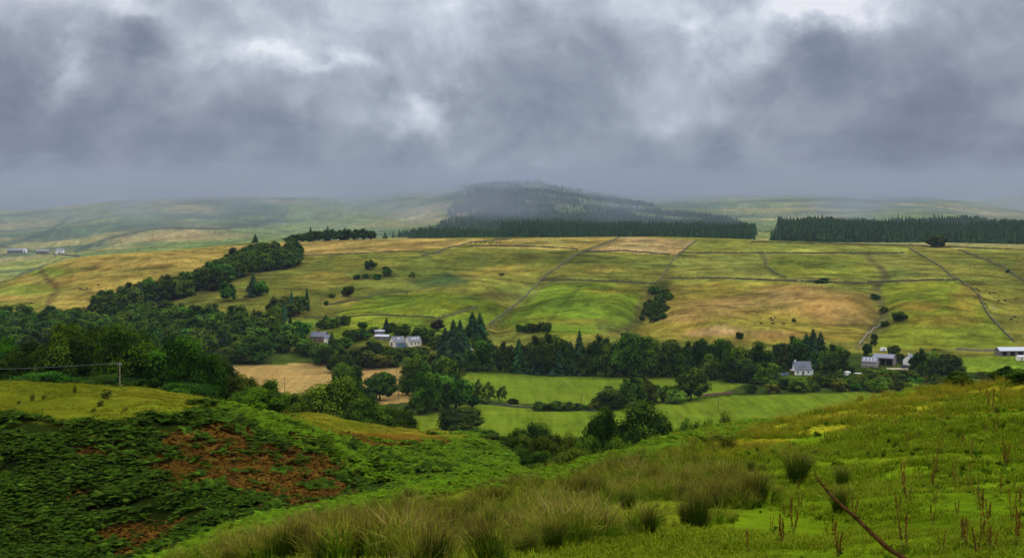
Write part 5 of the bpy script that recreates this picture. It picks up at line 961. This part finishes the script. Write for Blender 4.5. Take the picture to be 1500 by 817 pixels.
for px, base, w_, d_, hh, rh, wm, rm, lb in [(24, 371, 34, 14, 5, 3, BOARD, TIN, 'long grey shed at far left farm'), (87, 372, 14, 10, 6, 3.5, WHITE, TIN, 'white farmhouse at the far left farm'), (62, 371, 24, 12, 4, 2.5, BOARD, TIN, 'low grey shed left of the far white farmhouse'), (36, 371, 6, 8, 5, 2.5, WHITE, PTIN, 'small white gable end at the far left sheds')]:
    h = house('far_shed' if 'shed' in lb else 'farmhouse', lb, px, base, .08, cat='building'); block(h, -w_ / 2, w_ / 2, 0, d_, hh, rh, wm, rm, .4); opening(h, 0, 0, .3, 2.5, 3, name='door', pane='door_panel', pm=DARKM, bars=False)
# white trailer and stacked pale boards
h = house('trailer', 'white box trailer beside the scrub below the leafy trees', 1243, 551.5, R(10), cat='trailer'); m = MB(); m.box(-1.3, 1.3, 0, 3.4, .55, 2.6); m.build('box', WHITE, h); opening(h, .55, 0, 1.2, .7, .8, bars=False)
for s in (-.9, .9): m = MB(); m.tube([(s - .12, .9, .32), (s + .12, .9, .32)], .32, 10); m.build('wheel', DARKM, h)
h = house('flat_trailer', 'low flat pale trailer right of the white box trailer', 1257, 549.5, R(5), cat='trailer'); m = MB(); m.box(-2.2, 2.2, 0, 1.9, .7, 1.0); m.build('deck', WHITE, h)
for s in (-.8, .8): m = MB(); m.tube([(s, -.02, .36), (s, .2, .36)], .36, 10); m.build('wheel', DARKM, h)
# cars
def car(px, base, rz, body, label, name='parked_car'):
    h = house(name, label, px, base, rz, cat='car'); b = MB()
    prof = [(-2.1, .35), (-2.15, .8), (-1.95, 1.0), (-1.2, 1.05), (-.5, 1.1), (1.6, 1.1), (2.05, .95), (2.1, .4)]
    n = len(prof); b.add([(x, -.85, z) for x, z in prof] + [(x, .85, z) for x, z in prof], [list(range(n)), list(range(2 * n - 1, n - 1, -1))] + [[(k + 1) % n, k, n + k, n + (k + 1) % n] for k in range(n)])
    bp = plain_mat('car_paint', body, .05, 1, .25, .5); b.build('body', bp, h)
    c = MB(); c.add([(-1.0, -.8, 1.05), (1.75, -.8, 1.09), (1.75, .8, 1.09), (-1.0, .8, 1.05), (-.3, -.62, 1.55), (1.2, -.62, 1.55), (1.2, .62, 1.55), (-.3, .62, 1.55)], [(0, 1, 5, 4), (1, 2, 6, 5), (2, 3, 7, 6), (3, 0, 4, 7)]); c.build('cabin_glass', GLASS, h)
    c = MB(); c.box(-.35, 1.25, -.64, .64, 1.552, 1.6); c.build('car_roof', bp, h)
    for x in (-1.35, 1.35):
        for s in (-1, 1): m = MB(); m.tube([(x, s * .72, .33), (x, s * .88, .33)], .33, 12); w_ = m.build('wheel', DARKM, h); m = MB(); m.tube([(x, s * .881, .33), (x, s * .9, .33)], .2, 10); m.build('rim', FRAME, w_)
    for s in (-.6, .6): m = MB(); m.box(-2.17, -2.1, s - .18, s + .18, .68, .84); m.build('headlight', FRAME, h)
car(1150, 550, R(8), (104, 138, 176), 'pale blue car parked left of the white house'); car(1324, 540, R(-6), (34, 52, 84), 'dark blue car parked by the farm cottage')

# ------------------------------------------------------------------ cattle
def cow_mesh():
    b = MB()
    b.tube([(-1.02, 0, 1.18), (-.85, 0, 1.08), (-.4, 0, 1.0), (.1, 0, .96), (.5, 0, 1.02), (.85, 0, 1.1), (1.0, 0, 1.12)], [.12, .30, .37, .40, .38, .28, .16], 10)
    b.tube([(.8, 0, 1.15), (1.15, 0, .95), (1.35, 0, .62)], [.24, .18, .14], 8); b.tube([(1.28, 0, .72), (1.42, 0, .5), (1.55, 0, .28)], [.14, .15, .09], 8)
    for s in (-1, 1):
        b.tube([(.62, s * .2, .95), (.64, s * .2, .5), (.62, s * .2, .0)], [.15, .08, .07], 6); b.tube([(-.75, s * .2, 1.05), (-.66, s * .2, .75), (-.86, s * .2, .45), (-.8, s * .2, .0)], [.2, .14, .08, .07], 6)
        b.tube([(1.25, s * .1, .82), (1.22, s * .3, .84)], [.05, .03], 5)
    b.tube([(-1.08, 0, 1.2), (-1.18, 0, .95), (-1.16, 0, .45)], [.035, .03, .045], 5)
    me = b.me('cow', HIDE); o = bpy.data.objects.new('cow_shape', me); COL.objects.link(o); r_ = o.modifiers.new('r', 'REMESH'); r_.mode = 'VOXEL'; r_.voxel_size = .07
    bpy.context.view_layer.update(); e = bpy.data.meshes.new_from_object(o.evaluated_get(bpy.context.evaluated_depsgraph_get())); bpy.data.objects.remove(o); e.name = 'cow'
    if not e.materials: e.materials.append(HIDE)
    return e
HIDE = plain_mat('black_hide', (28, 24, 22), .2, 3); HIDE2 = plain_mat('pale_hide', (190, 178, 158), .1, 3)
COW = cow_mesh(); COWP = COW.copy(); COWP.materials.clear(); COWP.materials.append(HIDE2)
for grp, lb, pts in [('black cattle on the tan hummocks', 'black cow grazing on the tan hummocks above the belt', [(1129, 468), (1131.5, 471), (1135, 467), (1132, 476), (1115, 475), (1148, 476)]),
                     ('cattle along the long right hill wall', 'black cow near the long right hill wall', [(1430, 425), (1434, 434), (1439, 445), (1446, 451), (1443, 447), (1450, 431), (1456, 431), (1463, 443), (1472, 442), (1486, 466), (1481, 470), (1434, 428), (1436, 438)]),
                     ('cattle on the tan skyline field', 'dark cow on the tan field near the skyline', [(690, 357), (697, 357), (704, 356), (710, 356), (717, 358), (721, 356), (728, 357), (733, 356), (720, 361)]),
                     ('cattle on the far left pasture', 'dark cow on the tan pasture at far left', [(118, 426), (122, 426), (127, 425), (133, 424), (144, 420), (40, 446), (46, 446), (30, 448)])]:
    for px, py in pts:
        x, y, z = hit(px, py); o = obj('cow', COW, None, (x, y, z)); o.rotation_euler = (0, 0, random.uniform(0, 6.28)); o.scale = (1.1,) * 3; tag(o, lb, 'cow', grp)
for px, py, lb in [(1245, 372, 'dark cow alone on the level wall below plantation')]:
    x, y, z = hit(px, py); o = obj('cow', COW, None, (x, y, z)); o.scale = (1.3,) * 3; tag(o, lb, 'cow')
x, y, z = hit(1456, 454); o = obj('cow', COWP, None, (x, y, z)); tag(o, 'single pale cow among black ones on right hillside', 'cow')

# ------------------------------------------------------------------ poles and wire
POLE = plain_mat('pole_wood', (128, 120, 104), .2, 2); PDARK = plain_mat('dark_pole_wood', (62, 56, 48), .2, 2)
def pole(px, base, top, label, Y=None, mat=PDARK, rad=.13, arm=1.2):
    x, y, z = hit(px, base) if Y is None else at(px, Y); h = (H0 - top) / F * y - z; e = tag(empty('utility_pole', (x, y, z)), label, 'pole')
    m = MB(); m.tube([(0, 0, -.5), (0, 0, h)], [rad, rad * .7], 8); m.build('post', mat, e)
    m = MB(); m.box(-arm / 2, arm / 2, -.16, -.06, h - .45, h - .33); m.build('crossarm', mat, e)
    for s in (-.45, 0, .45): m = MB(); m.tube([(s * arm, -.11, h - .33), (s * arm, -.11, h - .12)], .05, 6); m.build('insulator', CONC, e)
    return Vector((x, y, z + h - .12))
p0 = pole(175.5, 0, 530, 'grey utility pole standing on top of the left knoll', 206, POLE, .10, .7)
for px, base, top, lb in [(417, 576, 552, 'thin dark pole on the straw field at left'), (1052, 602, 582, 'dark pole on the near mown field right of centre'), (852, 594, 576, 'thin pole on the mown field before the belt'), (584, 590, 566, 'dark pole between straw field and central clump'), (581, 548, 524, 'pale pole above the straw field gap')]: pole(px, base, top, lb)
b = MB(); n = 24; p1 = Vector(at(-330, 200)); p1.z = p0.z + .3
pts = [p0.lerp(p1, k / n) - Vector((0, 0, 4 * .9 * (k / n) * (1 - k / n))) for k in range(n + 1)]; b.tube([p - p0 for p in pts], .013, 5)
tag(b.build('overhead_wire', plain_mat('wire', (150, 150, 150), .05), None, tuple(p0)), 'sagging overhead wire from the knoll pole to left edge', 'wire')
e = tag(empty('utility_pole', tuple(p1 - Vector((0, 0, 6)))), 'utility pole beyond the left edge holding the wire', 'pole'); m = MB(); m.tube([(0, 0, -3), (0, 0, 6.1)], [.15, .11], 8); m.build('post', POLE, e)
# farm track
def ribbon(name, pts, wd, mat, label):
    P = []
    for (x0, y0), (x1, y1) in zip(pts[:-1], pts[1:]):
        for k in range(10): u = k / 10; P.append(hit(x0 + (x1 - x0) * u, y0 + (y1 - y0) * u)[:2])
    P = np.array(P)
    for _ in range(4): P[1:-1] = (P[:-2] + 2 * P[1:-1] + P[2:]) / 4
    d = np.gradient(P, axis=0); d /= np.linalg.norm(d, axis=1, keepdims=True) + 1e-9; nn = np.stack([-d[:, 1], d[:, 0]], 1); V_ = []; Fc = []
    for i in range(len(P)):
        for s in (-1, -.3, .3, 1): q = P[i] + nn[i] * s * wd / 2; V_.append((q[0], q[1], float(ground(*q)) + .12))
        if i: 
            for k in range(3): Fc.append([(i - 1) * 4 + k, i * 4 + k, i * 4 + k + 1, (i - 1) * 4 + k + 1])
    return tag(obj(name, mesh(name, V_, Fc, mat, smooth=True)), label, kind='structure')
ribbon('farm_track', [(1278, 542), (1300, 540), (1345, 541), (1380, 544)], 5, plain_mat('track_gravel', (150, 138, 118), .2, .3), 'pale gravel yard and track at the farm')

# ------------------------------------------------------------------ haze and the cloud lying on the fells
def volume(name, mn, mx, build, label, cat):
    m = MB(); m.box(mn[0], mx[0], mn[1], mx[1], mn[2], mx[2]); mt = bpy.data.materials.new(name); mt.use_nodes = True; t = NT(mt.node_tree); t.n.clear()
    s = build(t); t.l.new(s, t.node('ShaderNodeOutputMaterial').inputs['Volume']); return tag(m.build(name, mt), label, cat, kind='stuff'), mt
ztop = 215
volume('haze', (-5800, -40, -125), (5800, 7250, ztop + 30), lambda t: t.node('ShaderNodeVolumePrincipled', {'Color': (.50, .64, .86, 1), 'Density': .00003, 'Anisotropy': .0}).outputs[0], 'thin blue grey damp air over the valley', 'haze')
def mist(t):
    pos = t.node('ShaderNodeNewGeometry').outputs['Position']; sx = t.node('ShaderNodeSeparateXYZ', {0: pos})
    mp = t.node('ShaderNodeMapping', {'Vector': pos, 'Scale': (1 / 260, 1 / 420, 1 / 90)}); n = t.noise(mp.outputs[0], 1.0, 3, .55).outputs[0]
    nb = t.noise(t.node('ShaderNodeMapping', {'Vector': pos, 'Location': (3, 5, 1), 'Scale': (1 / 520, 1 / 800, 1 / 150)}).outputs[0], 1.0, 4, .6).outputs[0]
    zz = t.m('ADD', sx.outputs[2], t.m('MULTIPLY', t.m('SUBTRACT', n, .5), 180))
    d = t.m('MULTIPLY', t.rmap(zz, 52, 120, 0, 1, True), t.m('MULTIPLY', t.rmap(t.m('ADD', sx.outputs[2], t.m('MULTIPLY', t.m('SUBTRACT', nb, .5), 220)), 85, 165, 1, 0, True), t.rmap(sx.outputs[2], 165, 208, 1, 0, True)))
    d = t.m('MULTIPLY', d, t.rmap(t.m('ADD', sx.outputs[1], t.m('MULTIPLY', t.m('SUBTRACT', nb, .5), 2400)), 2800, 3800, 0, 1, True))
    d = t.m('MULTIPLY', d, t.rmap(sx.outputs[1], 4300, 5000, 1, 0, True))
    w2 = t.m('MULTIPLY', t.rmap(n, .52, .70, 0, .26, True), t.rmap(sx.outputs[2], -30, 20, 0, 1))
    return t.node('ShaderNodeVolumePrincipled', {'Color': (.41, .465, .57, 1), 'Density': t.m('ADD', t.m('MULTIPLY', t.m('ADD', t.m('MULTIPLY', d, t.rmap(nb, .36, .62, .15, 1.5)), w2), .0046), t.m('MULTIPLY', t.rmap(sx.outputs[2], 40, 130, .00030, 0), t.m('MULTIPLY', t.rmap(sx.outputs[1], 2050, 2300, 0, 1), t.rmap(sx.outputs[1], 3800, 4300, 1, 0))))}).outputs[0]
o, mt = volume('low_cloud', (-4400, 2000, -70), (4400, 7100, ztop), mist, 'grey cloud lying on the tops of the far fells', 'cloud')
